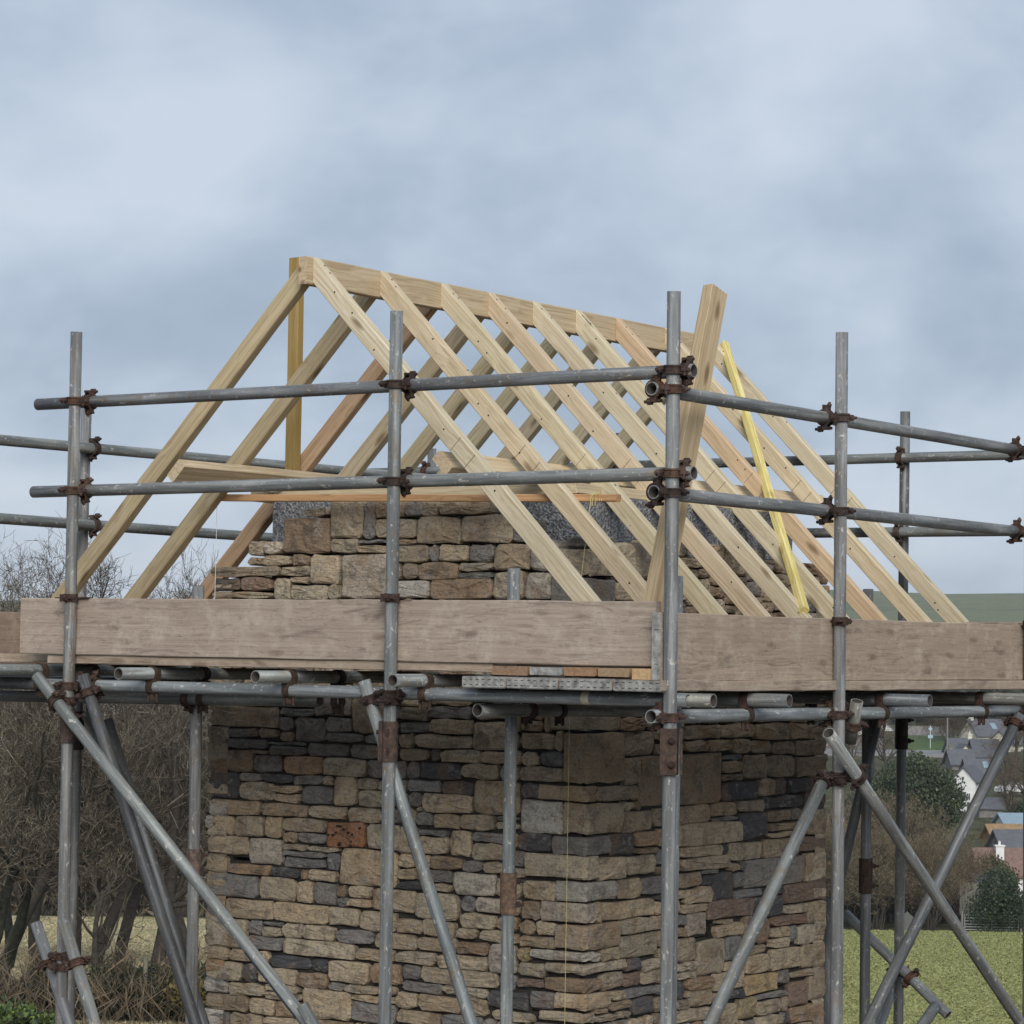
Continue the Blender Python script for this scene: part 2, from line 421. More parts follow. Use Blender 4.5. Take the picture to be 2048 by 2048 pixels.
def stone_geo(face, q, prot, dep=0.115, jit=0.004):
    """irregular rounded block standing proud of the wall, q: four (a,z) corners in order"""
    q = [np.array(x, float) for x in q]; c = sum(q) / 4
    ring = []
    for i in range(4):
        p, nx, pv = q[i], q[(i + 1) % 4], q[i - 1]
        e1 = nx - p; e0 = pv - p
        r1 = min(0.014, 0.24 * np.linalg.norm(e1)) * RNG.uniform(0.5, 1.3); r0 = min(0.014, 0.24 * np.linalg.norm(e0)) * RNG.uniform(0.5, 1.3)
        ring.append(p + e0 / max(1e-6, np.linalg.norm(e0)) * r0); ring.append(p + e1 / max(1e-6, np.linalg.norm(e1)) * r1)
        for t in ((0.5,) if np.linalg.norm(e1) < 0.16 else (0.35, 0.68)):
            ring.append(p + e1 * (t + RNG.uniform(-0.08, 0.08)) - np.array([-e1[1], e1[0]]) / max(1e-6, np.linalg.norm(e1)) * RNG.uniform(-.001, .004))
    ring = [p + np.array([RNG.uniform(-jit, jit), RNG.uniform(-jit, jit)]) for p in ring]
    n = len(ring); vs = []
    sz = min(np.linalg.norm(q[0] - q[1]), np.linalg.norm(q[1] - q[2]))
    ins = min(0.010, 0.10 * sz)
    tiltx, tilty = RNG.uniform(-0.035, 0.035), RNG.uniform(-0.06, 0.06)
    def off(p): return float(tiltx * (p[0] - c[0]) + tilty * (p[1] - c[1]))
    for p in ring: vs.append(face.w(p[0], p[1], -dep))
    for p in ring: vs.append(face.w(p[0], p[1], prot - RNG.uniform(0.005, 0.012) + off(p)))
    for p in ring:
        d = c - p; L = np.linalg.norm(d) + 1e-9; pp = p + d / L * min(ins * RNG.uniform(0.7, 1.5), 0.4 * L)
        vs.append(face.w(pp[0], pp[1], prot + RNG.uniform(-0.005, 0.003) + off(pp)))
    for p in ring:
        pp = c + (p - c) * RNG.uniform(0.38, 0.55)
        vs.append(face.w(pp[0], pp[1], prot + RNG.uniform(-0.004, 0.006) + off(pp)))
    vs.append(face.w(c[0], c[1], prot + RNG.uniform(-0.003, 0.006)))
    fs = []
    for r in range(3):
        for i in range(n):
            j = (i + 1) % n
            fs.append((r * n + i, r * n + j, (r + 1) * n + j, (r + 1) * n + i))
    fs += [(3 * n + i, 3 * n + (i + 1) % n, 4 * n) for i in range(n)]
    return vs, fs
def tone_attr(me, cols):
    a = me.attributes.new('tone', 'FLOAT_COLOR', 'FACE')
    a.data.foreach_set('color', np.array([tuple(c) + (1,) for c in cols], dtype=np.float32).ravel())

# stones read off the photograph, as boxes (x0,y0,x1,y1,tone) inside an enlarged region: origin x, y and scale
ZL = (400, 1350, .36232); ZRR = (1000, 1350, .36232); ZU = (400, 900, .31056); ZV = (900, 880, .31056)
LEFT = """60 120 215 165 g;220 120 405 172 g;410 120 600 178 b;620 130 815 225 g;75 175 415 285 b;425 185 610 220 g;425 225 500 300 g;505 235 675 365 g
670 235 815 315 g;820 130 1000 305 b;1010 130 1080 250 g;1085 175 1250 250 b;1085 254 1250 318 g;1255 175 1480 240 g;1255 248 1490 330 t;1490 265 1690 415 t;1760 250 1870 310 b
55 290 130 400 b;135 290 305 345 g;308 305 412 350 b;425 315 500 362 b;678 325 880 372 g;890 325 1000 380 g;1005 310 1080 385 g;1085 325 1165 390 t;1175 335 1480 400 t;1695 325 1750 410 t;1755 325 1940 410 t
140 350 350 405 g;355 370 540 390 g;365 395 575 440 g;580 378 800 455 g;805 385 985 460 g;990 390 1080 465 g;1085 400 1245 472 b;1250 415 1310 475 g;1315 415 1540 485 t;1545 420 1690 490 t;1700 420 1765 500 t;1770 420 1850 500 t;1860 420 1985 500 g
50 410 270 528 o;275 445 408 530 g;468 452 660 545 o;665 465 890 560 t;918 470 1000 570 g;1005 475 1115 570 g;1195 485 1425 575 d;1430 500 1640 580 t;1700 505 1755 590 t;1760 510 1970 590 t
50 530 195 675 d;200 535 325 582 g;330 545 500 602 d;205 590 390 695 t;395 612 525 655 t;392 660 540 700 t;505 555 655 605 g;660 562 750 615 t;545 615 715 715 g;720 570 850 722 t;860 575 970 630 t;848 640 1000 728 t;975 580 1120 640 t;1010 645 1120 730 b;1125 580 1310 650 g;1312 585 1470 655 d;1215 660 1480 765 t;1125 655 1208 720 g;1500 590 1750 770 t;1760 600 1860 690 g;1868 605 1990 690 t
48 685 310 772 t;318 705 575 780 b;585 725 790 800 t;797 735 985 815 t;990 740 1090 820 g;1095 730 1170 830 t;1175 765 1265 825 g;1270 765 1420 850 t;1425 775 1610 862 t;1615 780 1750 810 g;1615 815 1750 862 t
60 770 180 888 t;178 785 340 895 t;335 792 440 905 t;445 795 690 865 t;525 870 690 940 g;918 828 1080 960 t;1083 830 1180 980 t;1185 835 1355 895 g;1135 985 1190 1060 g;1190 900 1345 990 t;1360 862 1485 1000 t;1495 872 1665 930 g;1478 935 1660 1030 t;1670 870 1750 960 t
45 895 248 990 t;255 905 440 1045 p;458 925 575 965 t;580 940 740 985 t;440 970 670 1012 g;450 1018 670 1065 g;675 990 748 1072 g;755 960 1070 1170 t;1075 985 1180 1060 t;1190 1000 1260 1070 t;1265 1005 1430 1078 o;1435 1015 1545 1085 g;1550 1035 1680 1105 t;1690 970 1755 1060 g
40 995 140 1085 t;145 1005 365 1110 o;378 1062 530 1120 d;535 1078 582 1128 o;584 1078 720 1142 t;1075 1070 1170 1130 t;1180 1078 1365 1148 g;1378 1090 1615 1225 p;1690 1065 1780 1120 t
40 1100 300 1230 g;310 1115 505 1250 t;515 1135 612 1270 t;615 1148 735 1265 g;738 1160 797 1225 o;802 1172 925 1235 t;738 1230 797 1272 g;802 1240 940 1295 t;932 1180 1175 1310 t;1070 1134 1225 1185 d;1230 1152 1370 1200 t;1182 1205 1410 1355 t;1620 1120 1750 1232 t;1770 1140 1960 1250 t
38 1270 120 1330 g;130 1235 385 1345 t;390 1255 685 1370 t;688 1282 860 1395 t;865 1300 1060 1420 t;1065 1318 1210 1435 t;1418 1230 1505 1310 g;1510 1238 1750 1325 p;1415 1318 1610 1405 t;1755 1265 1870 1352 b
35 1338 238 1500 t;242 1365 325 1440 g;330 1365 440 1395 g;328 1400 432 1460 t;436 1370 560 1465 t;562 1385 735 1480 t;740 1400 943 1500 g;946 1425 1170 1520 t;1175 1445 1395 1535 t;1215 1362 1395 1438 t;1400 1395 1515 1450 t;1525 1420 1735 1485 t;1617 1360 1735 1415 t;1740 1365 1838 1430 t;1842 1370 1960 1440 t
35 1503 142 1580 t;150 1510 290 1590 t;250 1445 447 1522 g;452 1470 840 1565 t;845 1510 1060 1590 t;375 1530 590 1630 d;595 1555 700 1640 d;1065 1532 1290 1615 t;1400 1470 1570 1548 o;1295 1552 1568 1642 t;1575 1488 1735 1650 p;1740 1445 1960 1510 t;1755 1514 1818 1585 y;1825 1520 1960 1580 t
32 1578 208 1685 t;212 1595 300 1690 d;303 1610 518 1700 t;515 1645 690 1725 o;692 1565 918 1700 t;920 1595 1090 1712 o;1095 1608 1205 1680 g;1202 1625 1630 1715 t;1755 1590 1905 1670 t
30 1685 142 1750 p;147 1695 340 1765 t;345 1710 515 1752 t;350 1758 552 1802 t;688 1702 785 1740 g;785 1712 978 1770 t;985 1715 1095 1770 b;1098 1690 1318 1762 g;1322 1705 1570 1782 t;1575 1725 1792 1850 d;1735 1674 1890 1722 r;1632 1665 1730 1720 g
28 1770 252 1850 b;255 1790 395 1880 t;405 1815 550 1900 o;556 1740 818 1900 t;822 1770 975 1810 t;835 1815 1060 1915 g;985 1775 1062 1810 t;1065 1740 1182 1845 t;1186 1785 1430 1855 t;1432 1790 1618 1890 t;1798 1745 1940 1818 g;1798 1825 1940 1860 t
22 1860 145 1935 g;150 1875 330 1935 t;335 1892 550 1935 t;556 1905 830 1960 b;1085 1860 1310 1932 t;1312 1870 1540 1940 g;1618 1855 1865 1912 t;1868 1872 1960 1920 t"""
RIGHT = """690 315 870 465 b;875 300 1030 365 b;1035 270 1240 345 b;1245 275 1430 350 b;1435 270 1620 350 b;1625 270 1805 350 b;880 370 1035 425 b;1040 368 1170 425 b;1175 357 1305 440 b;1310 357 1400 430 b;1405 360 1520 430 b;1530 360 1655 430 b;1660 360 1805 440 b
695 480 790 600 b;800 435 1245 720 b;1250 480 1360 540 b;1250 545 1360 590 b;1365 445 1490 570 b;1500 455 1655 560 b;1660 450 1805 560 b
545 620 735 700 b;745 615 795 690 b;690 705 765 750 b;682 755 865 858 b;870 745 980 830 b;690 700 760 750 t
1250 590 1440 690 d;1445 570 1540 665 t;1545 565 1610 640 d;1615 565 1805 645 d;1475 670 1690 735 d;1700 650 1805 770 d
985 735 1055 815 b;1060 725 1185 810 b;1190 700 1320 780 b;1330 695 1470 770 b;1195 785 1345 812 g;1350 760 1505 885 d;1510 740 1625 812 b;1630 738 1695 795 g;1700 780 1805 875 b
615 890 770 1000 d;775 870 890 942 o;895 850 980 950 b;985 818 1345 938 t;1510 818 1690 858 b;1515 862 1655 900 t;1290 905 1470 1025 t;1475 905 1655 1000 t;1660 890 1808 970 r
770 952 880 995 b;890 958 980 1050 g;1020 940 1250 1010 t;1252 935 1288 985 d;985 965 1035 1085 g;1040 1012 1285 1075 t;1708 978 1808 1120 t
550 1012 715 1138 t;720 1002 880 1075 t;890 1055 980 1130 b;985 1090 1125 1185 t;1130 1078 1220 1100 g;1250 1040 1345 1085 t;1135 1105 1192 1165 d;1196 1092 1310 1240 d;1314 1092 1375 1155 g;1380 1012 1700 1168 g
650 1122 795 1240 t;800 1112 980 1208 g;1050 1175 1192 1265 t;1320 1172 1480 1215 g;1595 1135 1808 1255 r;985 1200 1042 1280 t;800 1215 980 1240 d;1485 1180 1590 1215 d
585 1248 880 1350 t;545 1268 582 1365 t;890 1248 1018 1320 t;1025 1268 1165 1308 t;1170 1238 1420 1345 r;1595 1260 1710 1312 t;1715 1258 1808 1370 t;1425 1222 1590 1340 d
665 1345 860 1435 t;865 1330 978 1420 t;985 1320 1058 1390 g;1062 1312 1225 1435 p;1235 1315 1290 1372 t;1220 1378 1360 1442 t;1535 1328 1700 1385 r;1430 1347 1518 1480 o;1522 1392 1618 1455 t;1622 1388 1660 1452 g;1662 1378 1752 1490 t;1755 1375 1805 1475 t;1365 1350 1425 1470 b
680 1428 885 1560 t;890 1425 990 1500 b;1000 1450 1108 1585 t;1112 1455 1262 1645 t;1268 1450 1355 1570 g;1400 1480 1478 1545 t;1482 1455 1605 1500 t;1515 1505 1682 1625 t;1690 1480 1806 1610 t;890 1505 992 1590 t
558 1512 678 1578 t;705 1568 798 1640 d;712 1645 800 1720 r;805 1565 980 1625 t;805 1630 978 1700 t;985 1592 1105 1640 t;985 1645 1110 1675 t;1365 1548 1508 1640 t;1385 1645 1555 1755 y;1560 1630 1628 1700 g;1630 1630 1806 1660 t
570 1668 700 1745 t;1050 1675 1190 1735 o;1200 1648 1375 1745 t;1612 1705 1718 1822 r;1722 1665 1806 1772 b;890 1705 980 1760 g
615 1748 705 1792 t;712 1722 885 1775 g;985 1700 1045 1790 d;1070 1740 1195 1830 t;1275 1752 1380 1790 d;1335 1795 1430 1890 y;1440 1788 1575 1870 t;1450 1760 1605 1785 g;1622 1828 1806 1905 o;1200 1750 1268 1830 b
615 1795 748 1845 b;755 1778 870 1870 d;875 1775 980 1850 b;985 1840 1180 1905 t;1190 1838 1245 1920 b;1250 1812 1330 1935 t;1580 1875 1620 1935 d;1440 1876 1575 1935 t"""
UPPER = """80 755 500 820 b;85 826 245 912 d;250 828 438 912 r;80 915 440 962 t;443 815 560 960 t;395 675 565 742 t;568 675 685 742 o;500 750 690 808 t;563 815 705 860 t;570 868 800 960 t;690 670 875 862 t;803 865 895 950 t;880 670 1200 955 p
520 438 815 665 o;750 668 745 575 t;752 575 1000 662 t;800 340 1025 562 t;1030 345 1112 560 g;1003 570 1200 602 g;1003 606 1180 636 t;1003 640 1180 664 g;1117 348 1285 420 t;1288 348 1412 430 g;1415 350 1525 425 t;1530 340 1800 430 t;1122 437 1380 575 t;1205 582 1380 612 o
1383 445 1668 600 t;1674 415 1995 605 t;1200 618 1448 717 t;1280 722 1390 820 b;1205 722 1275 830 t;1395 725 1645 825 o;1450 612 1522 710 g;1527 612 1708 717 t;1711 615 1890 712 g;1660 725 1908 780 t;1655 785 1860 832 g;1205 838 1455 950 p;1460 838 1858 955 o"""
UPPERV = """265 665 500 828 t;385 540 500 655 g;510 668 690 835 p;700 668 885 835 g;262 848 380 1018 t;385 848 465 1020 t;470 850 690 1008 p;693 848 850 1008 g;860 850 1040 1018 t"""
UPPERR = """905 690 1000 740 t;1005 690 1090 850 t;1095 690 1215 850 t;1222 692 1320 890 t;905 750 1000 850 b;1045 855 1098 1015 b;1102 930 1275 1030 t;1105 860 1270 925 d"""
# long quoins that turn the corner: x0, y0, x1, y1 and the x of the arris
QUOIN = """350 318 690 605 480 b;212 612 540 705 465 b;345 710 680 885 488 t;285 892 610 1005 465 g;135 1002 545 1135 468 t;303 1148 645 1260 485 p;225 1266 535 1378 490 p;300 1385 660 1525 465 b;165 1535 552 1592 470 p;245 1602 700 1662 465 t;243 1684 565 1762 470 o;300 1768 608 1862 490 t;210 1872 525 1935 480 t;95 700 352 882 95 p;80 890 282 982 80 d;120 1145 298 1252 120 t"""
def parse(s, z, face_of, c0):
    r = []
    for row in s.replace('\n', ';').split(';'):
        w = row.split(); x0, y0, x1, y1 = map(float, w[:4])
        if x1 - x0 < 4 or y1 - y0 < 4: continue
        P = lambda x, y: (z[0] + x * z[2], z[1] + y * z[2])
        q = []
        for x, y in ((x0, y1), (x1, y1), (x1, y0), (x0, y0)):
            if face_of is FL: p = onU(*P(x, y), U0 - .012); q.append((p.y, p.z))
            else: p = onV(*P(x, y), V0 - .012); q.append((p.x, p.z))
        r.append((face_of, q, w[-1]))
    return r
stones = parse(LEFT, ZL, FL, 0) + parse(RIGHT, ZRR, FR, 0) + parse(UPPER, ZU, FL, 0) + parse(UPPERV, ZV, FL, 0) + parse(UPPERR, ZV, FR, 0)
def clampq(face, q):
    lo, hi = (V0 + .004, V1) if face is FL else (U0 + .004, U1)
    return [(min(max(a, lo), hi), z) for a, z in q]
stones = [(f, clampq(f, q), c) for f, q, c in stones]
quoins = []
for row in QUOIN.split(';'):
    w = row.split(); x0, y0, x1, y1, xa = map(float, w[:5])
    P = lambda x, y: (ZRR[0] + x * ZRR[2], ZRR[1] + y * ZRR[2])
    if xa == x0:                                  # lies wholly on the left face
        stones += [(f, clampq(f, q), c) for f, q, c in parse(' '.join(w[:4] + w[5:]), ZRR, FL, 0)]; continue
    l = onU(*P(x0, (y0 + y1) / 2), U0); r = onV(*P(x1, (y0 + y1) / 2), V0)
    t = onU(*P(xa, y0), U0); bt = onU(*P(xa, y1), U0)
    quoins.append((l.y - V0, r.x - U0, bt.z, t.z, w[5]))
# quoins above and below the traced ones
for k, zt in enumerate(np.arange(Z0 - 2.75, 0.0, -0.115)): pass

def poly_in(mask, q, a0, z0, cs, pad):
    """mark the cells of a wall face that a stone covers"""
    A = np.array(q); n = len(A)
    i0 = int((A[:, 0].min() - pad - a0) / cs); i1 = int((A[:, 0].max() + pad - a0) / cs) + 1
    j0 = int((A[:, 1].min() - pad - z0) / cs); j1 = int((A[:, 1].max() + pad - z0) / cs) + 1
    i0, j0 = max(i0, 0), max(j0, 0); i1, j1 = min(i1, mask.shape[0]), min(j1, mask.shape[1])
    if i1 > i0 and j1 > j0: mask[i0:i1, j0:j1] = True
def filler(face, a0, a1, ztop, zbot, taken, cs=0.01):
    na = int((a1 - a0) / cs); zmax = max(ztop(a0 + (i + .5) * cs) for i in range(na)); nz = int((zmax - zbot) / cs)
    mask = np.zeros((na, nz), bool)
    for i in range(na):
        k = int((ztop(a0 + (i + .5) * cs) - zbot) / cs); mask[i, max(0, k):] = True
    for q in taken: poly_in(mask, q, a0, zbot, cs, 0.0)
    out = []
    for j in range(nz):
        i = 0
        while i < na:
            if mask[i, j]: i += 1; continue
            w = 1; wm = RNG.choice([9, 12, 14, 17, 20, 26])
            while w < wm and i + w < na and not mask[i + w, j]: w += 1
            rest = 0
            while i + w + rest < na and rest < 6 and not mask[i + w + rest, j]: rest += 1
            if 0 < rest < 6: w += rest
            h = 1; hm = RNG.choice([4, 5, 6, 7, 8, 10])
            while h < hm and j + h < nz and not mask[i:i + w, j + h].any(): h += 1
            gap = 0
            while j + h + gap < nz and gap < 4 and not mask[i:i + w, j + h + gap].any(): gap += 1
            if gap < 4: h += gap
            mask[i:i + w, j:j + h] = True
            if w >= 3 and h >= 2:
                A0, A1, B0, B1 = a0 + i * cs, a0 + (i + w) * cs, zbot + j * cs, zbot + (j + h) * cs
                out.append((face, [(A0, B0), (A1, B0), (A1, B1), (A0, B1)], RNG.choice('tttttggbbotptr')))
            i += w
    return out
def top_left(v):
    for lim, z in ((1.2, .43), (1.62, .47), (1.72, .56), (2.0, .585), (2.52, .60), (2.63, .58), (2.83, .45), (2.92, .31), (3.06, .22)):
        if v < lim: return Z0 + z
    return Z0 + .22
def top_right(u): return Z0 + (0.45 if u < 1.45 else 0.47 if u < 2.5 else 0.42)
zq = [q for q in quoins]
low = min(q[2] for q in quoins)
z = low
while z > 0.1:                                    # the corner below the picture's edge
    h = RNG.uniform(.08, .16); quoins.append((RNG.uniform(.12, .34), RNG.uniform(.12, .34), z - h, z - .006, RNG.choice('ttbg'))); z -= h
z = max(q[3] for q in zq) + .006
while z < Z0 + .40:                               # and above the traced ones
    h = min(RNG.uniform(.1, .17), Z0 + .43 - z); quoins.append((RNG.uniform(.14, .26), RNG.uniform(.12, .26), z, z + h - .006, RNG.choice('ttbg'))); z += h
BRICKQ = None
x = (695, 810, 908, 955); P = lambda a, b: (ZL[0] + a * ZL[2], ZL[1] + b * ZL[2])
BRICKQ = [(onU(*P(a, b), U0).y, onU(*P(a, b), U0).z) for a, b in ((695, 955), (908, 955), (908, 810), (695, 810))]
ql = [[(V0, b), (V0 + l, b), (V0 + l, t), (V0, t)] for l, r, b, t, c in quoins]
qr = [[(U0, b), (U0 + r, b), (U0 + r, t), (U0, t)] for l, r, b, t, c in quoins]
holeq = [(onU(*P(a, b), U0).y, onU(*P(a, b), U0).z) for a, b in ((415, 530), (462, 530), (462, 452), (415, 452))]
def quad_hit(a, b):
    A, B = np.array(a), np.array(b)
    w = min(A[:, 0].max(), B[:, 0].max()) - max(A[:, 0].min(), B[:, 0].min()); h = min(A[:, 1].max(), B[:, 1].max()) - max(A[:, 1].min(), B[:, 1].min())
    if w <= 0 or h <= 0: return 0
    return w * h / ((A[:, 0].max() - A[:, 0].min()) * (A[:, 1].max() - A[:, 1].min()))
stones = [s for s in stones if max([0] + [quad_hit(s[1], q) for q in (ql if s[0] is FL else qr)]) < 0.3]
lt = [q for f, q, c in stones if f is FL] + ql + [BRICKQ, holeq]; rt = [q for f, q, c in stones if f is FR] + qr
fill = filler(FL, V0, V1, top_left, 0.0, lt) + filler(FR, U0, U1, top_right, 0.0, rt)
hidden = filler(FB, U0 + .0, U1, lambda a: Z0 + .3, 0.0, []) + filler(FE, V0, V1, lambda a: Z0 + .3, 0.0, [])
def tighten(face, lst, fixed, a0, a1, cs=.005, reach=4):
    """trim stones that overlap and grow them until only a thin joint is left"""
    zmax = Z0 + .9; na, nz = int((a1 - a0) / cs), int(zmax / cs); mask = np.zeros((na, nz), bool)
    def cells(q):
        A = np.array(q); xs = np.sort(A[:, 0]); zs = np.sort(A[:, 1])
        return [max(0, round((xs[:2].mean() - a0) / cs)), min(na, round((xs[2:].mean() - a0) / cs)), max(0, round(zs[:2].mean() / cs)), min(nz, round(zs[2:].mean() / cs))]
    for q in fixed:
        i0, i1, k0, k1 = cells(q); mask[i0:i1, k0:k1] = True
    rs = []
    for f, q, c in sorted(lst, key=lambda s: -np.prod(np.ptp(np.array(s[1]), axis=0))):
        r = cells(q)
        while r[1] - r[0] > 3 and r[3] - r[2] > 3:
            sub = mask[r[0]:r[1], r[2]:r[3]]
            if not sub.any(): break
            e = [sub[0].mean(), sub[-1].mean(), sub[:, 0].mean(), sub[:, -1].mean()]; k = int(np.argmax(e))
            if e[k] == 0: k = int(np.argmax([sub[:len(sub) // 2].mean(), sub[len(sub) // 2:].mean(), 0, 0]))
            r[k] += 1 if k in (0, 2) else -1
        if r[1] - r[0] > 3 and r[3] - r[2] > 3:
            mask[r[0]:r[1], r[2]:r[3]] = True; rs.append((r, c))
    for n in range(reach):
        for r, c in rs:
            for k in range(4):
                if k == 0 and r[0] > 0 and not mask[r[0] - 1, r[2]:r[3]].any(): r[0] -= 1; mask[r[0], r[2]:r[3]] = True
                if k == 1 and r[1] < na and not mask[r[1], r[2]:r[3]].any(): mask[r[1], r[2]:r[3]] = True; r[1] += 1
                if k == 2 and r[2] > 0 and not mask[r[0]:r[1], r[2] - 1].any(): r[2] -= 1; mask[r[0]:r[1], r[2]] = True
                if k == 3 and r[3] < nz and not mask[r[0]:r[1], r[3]].any(): mask[r[0]:r[1], r[3]] = True; r[3] += 1
    res = []
    for (i0, i1, k0, k1), c in rs:
        j = lambda: RNG.uniform(-.0025, .0025); A, B, C, D = a0 + i0 * cs, a0 + i1 * cs, k0 * cs, k1 * cs
        res.append((face, [(A + j(), C + j()), (B + j(), C + j()), (B + j(), D + j()), (A + j(), D + j())], c))
    return res
tl = tighten(FL, [s for s in stones + fill if s[0] is FL], ql + [BRICKQ], V0, V1 + .03); tr_ = tighten(FR, [s for s in stones + fill if s[0] is FR], qr, U0, U1 + .02)
cand = []
for f, q, c in tl + tr_:
    A = np.array(q); area = (A[:, 0].max() - A[:, 0].min()) * (A[:, 1].max() - A[:, 1].min()); zc = A[:, 1].mean()
    vis = area if zc > Z0 - 1.62 else area * 0.01
    if Z0 - .16 < zc < Z0 + .16 and f is FL: vis *= .3
    cand.append((vis, f, q, c))
cand.sort(key=lambda t: -t[0])
def shrink(q, g=0.0042):
    A = np.array(q); c = A.mean(0); w = np.ptp(A, 0)
    return [tuple(c + (p - c) * (1 - 2 * g / np.maximum(w, .02))) for p in A]
nq = len(quoins)
bed = MB()
def bed_for(f, q):                                # mortar set back behind each stone
    A = np.array(q)
    if A[:, 1].max() > Z0 + .12: return
    c = A.mean(0); w = np.ptp(A, 0); p = [c + (x - c) * (1 + .016 / np.maximum(w, .02)) for x in A]
    d = RNG.uniform(.024, .034)
    bed.add([f.w(x[0], x[1], -.118) for x in p] + [f.w(x[0], x[1], -d) for x in p], [(0, 1, 2, 3), (7, 6, 5, 4), (0, 4, 5, 1), (1, 5, 6, 2), (2, 6, 7, 3), (3, 7, 4, 0)])

wall = holder('stone_wall', building)
rest_v, rest_f, rest_c = [], [], []
def put_stone(vs, fs, c, single, name='stone'):
    if single:
        c0 = sum((Vector(v) for v in vs), Vector()) / len(vs)
        me = mesh(name, [Vector(v) - c0 for v in vs], fs, STONE)
        tone_attr(me, [c] * len(fs)); obj(name, me, Matrix.Translation(c0), wall)
    else:
        k = len(rest_v); rest_v.extend(vs); rest_f.extend(tuple(i + k for i in f) for f in fs); rest_c.extend([c] * len(fs))
for i, (vis, f, q, c) in enumerate(cand):
    dk = c in 'dg'
    vs, fs = stone_geo(f, shrink(q), RNG.uniform(-0.007, 0.007) - (0.004 if dk else 0))
    put_stone(vs, fs, tone(c), i < 276)
    bed_for(f, q)
for f, q, c in hidden:
    vs, fs = stone_geo(f, shrink(q), RNG.uniform(-0.012, 0.012)); put_stone(vs, fs, tone(c), False)
def quoin_geo(l, r, b, t):
    """one block that shows on both faces: a rounded, uneven box at the corner"""
    j = lambda s=.006: RNG.uniform(-s, s)
    p = RNG.uniform(-.001, .006); vs = []; R = .012
    prof = [(-p, l), (-p, l * .66), (-p, l * .33), (-p, R), (R, -p), (r * .33, -p), (r * .66, -p), (r, -p), (r, .115), (.115, .115), (.115, l)]
    n = len(prof)
    for zz, ins in ((b, .006), (b + .007, 0), ((b + t) / 2, -.002), (t - .007, 0), (t, .006)):
        for k, (x, y) in enumerate(prof):
            if k < 8:
                x += ins if k < 4 else 0; y += ins if k > 3 else 0
                vs.append((U0 + x + j(.004), V0 + y + j(.004), zz + j(.005)))
            else: vs.append((U0 + x, V0 + y, zz))
    fs = []
    for a in range(4):
        for i in range(n): fs.append((a * n + i, (a + 1) * n + i, (a + 1) * n + (i + 1) % n, a * n + (i + 1) % n))
    fs += [tuple(range(n)), tuple(range(5 * n - 1, 4 * n - 1, -1))]
    return vs, fs
for k, (l, r, b, t, c) in enumerate(quoins):
    vs, fs = quoin_geo(max(.06, l - .004), max(.05, r - .004), b + .004, t - .004); put_stone(vs, fs, tone(c), b > Z0 - 1.7, 'quoin_stone')
# orange pierced brick built into the wall
vs, fs = stone_geo(FL, shrink(BRICKQ), 0.004, jit=.002); put_stone(vs, fs, (0.34, 0.17, 0.09), True, 'perforated_brick')
hm = MB(); A = np.array(BRICKQ); r2 = random.Random(3)
for k in range(15):
    a = A[:, 0].min() + (A[:, 0].max() - A[:, 0].min()) * (.1 + .8 * r2.random()); b_ = A[:, 1].min() + .012 + (A[:, 1].max() - A[:, 1].min() - .024) * r2.random()
    hm.cyl(FL.w(a, b_, .0), FL.w(a, b_, .0125), .0042, 6)
tag(hm.build('brick_holes', SLOT, wall), kind='stuff')
for q in ql: bed_for(FL, [(max(a, V0 + .05), z) for a, z in q])
for q in qr: bed_for(FR, [(max(a, U0 + .05), z) for a, z in q])
bed_for(FL, BRICKQ)
tag(bed.build('mortar_bed', MORTAR, wall), kind='stuff')
me = mesh('small_stones', rest_v, rest_f, STONE); tone_attr(me, rest_c)
tag(obj('small_stones', me, None, wall), kind='stuff')
# inner leaf of dark concrete blocks
core = MB(); i0, i1, j0, j1 = U0 + .125, U1 - .125, V0 + .125, onU(545, 1010, U0 + .125).y
core.box(((i0 + i1) / 2, (j0 + j1) / 2, (Z0 + .22) / 2 - .2), (i1 - i0, j1 - j0, Z0 + .22 + .4))
bw = core.build('block_wall', BLOCK, building)
def block(a0, a1, c0, c1, z0, z1):
    b = MB(); vs = []
    e = .004; r = RNG
    b.box(((a0 + a1) / 2, (c0 + c1) / 2, (z0 + z1) / 2), (a1 - a0 - 2 * e, c1 - c0, z1 - z0 - 2 * e))
    b.build('concrete_block', BLOCK, bw, Matrix.Translation(((a0 + a1) / 2, (c0 + c1) / 2, (z0 + z1) / 2)))
mort = MB()
for r_, (z0, z1) in enumerate(((Z0 + .22, Z0 + .435), (Z0 + .435, Z0 + .65))):
    for side in (0, 1):
        c0 = j0 + .1 if side == 0 else j1 - .1
        o_ = .22 if r_ else 0
        # along u
        lo = j0 if side == 0 else j1 - .1
        a = i0
        while a < i1 - .01:
            b_ = min(i1, a + (.22 if (a == i0 and r_) else .44)); block(a, b_, lo, lo + .1, z0, z1); a = b_
        lo = i0 if side == 0 else i1 - .1
        a = j0 + .1
        while a < j1 - .11:
            b_ = min(j1 - .1, a + (.22 if (a == j0 + .1 and not r_) else .44)); block(lo, lo + .1, a, b_, z0, z1); a = b_
    mort.box(((i0 + i1) / 2, j0 + .05, (z0 + z1) / 2), (i1 - i0 - .02, .09, z1 - z0 - .001)); mort.box(((i0 + i1) / 2, j1 - .05, (z0 + z1) / 2), (i1 - i0 - .02, .09, z1 - z0 - .001))
    mort.box((i0 + .05, (j0 + j1) / 2, (z0 + z1) / 2), (.09, j1 - j0 - .22, z1 - z0 - .001)); mort.box((i1 - .05, (j0 + j1) / 2, (z0 + z1) / 2), (.09, j1 - j0 - .22, z1 - z0 - .001))
tag(mort.build('mortar_joints', mat_plain('grey_mortar', (.2, .2, .2), .95), bw), kind='stuff')

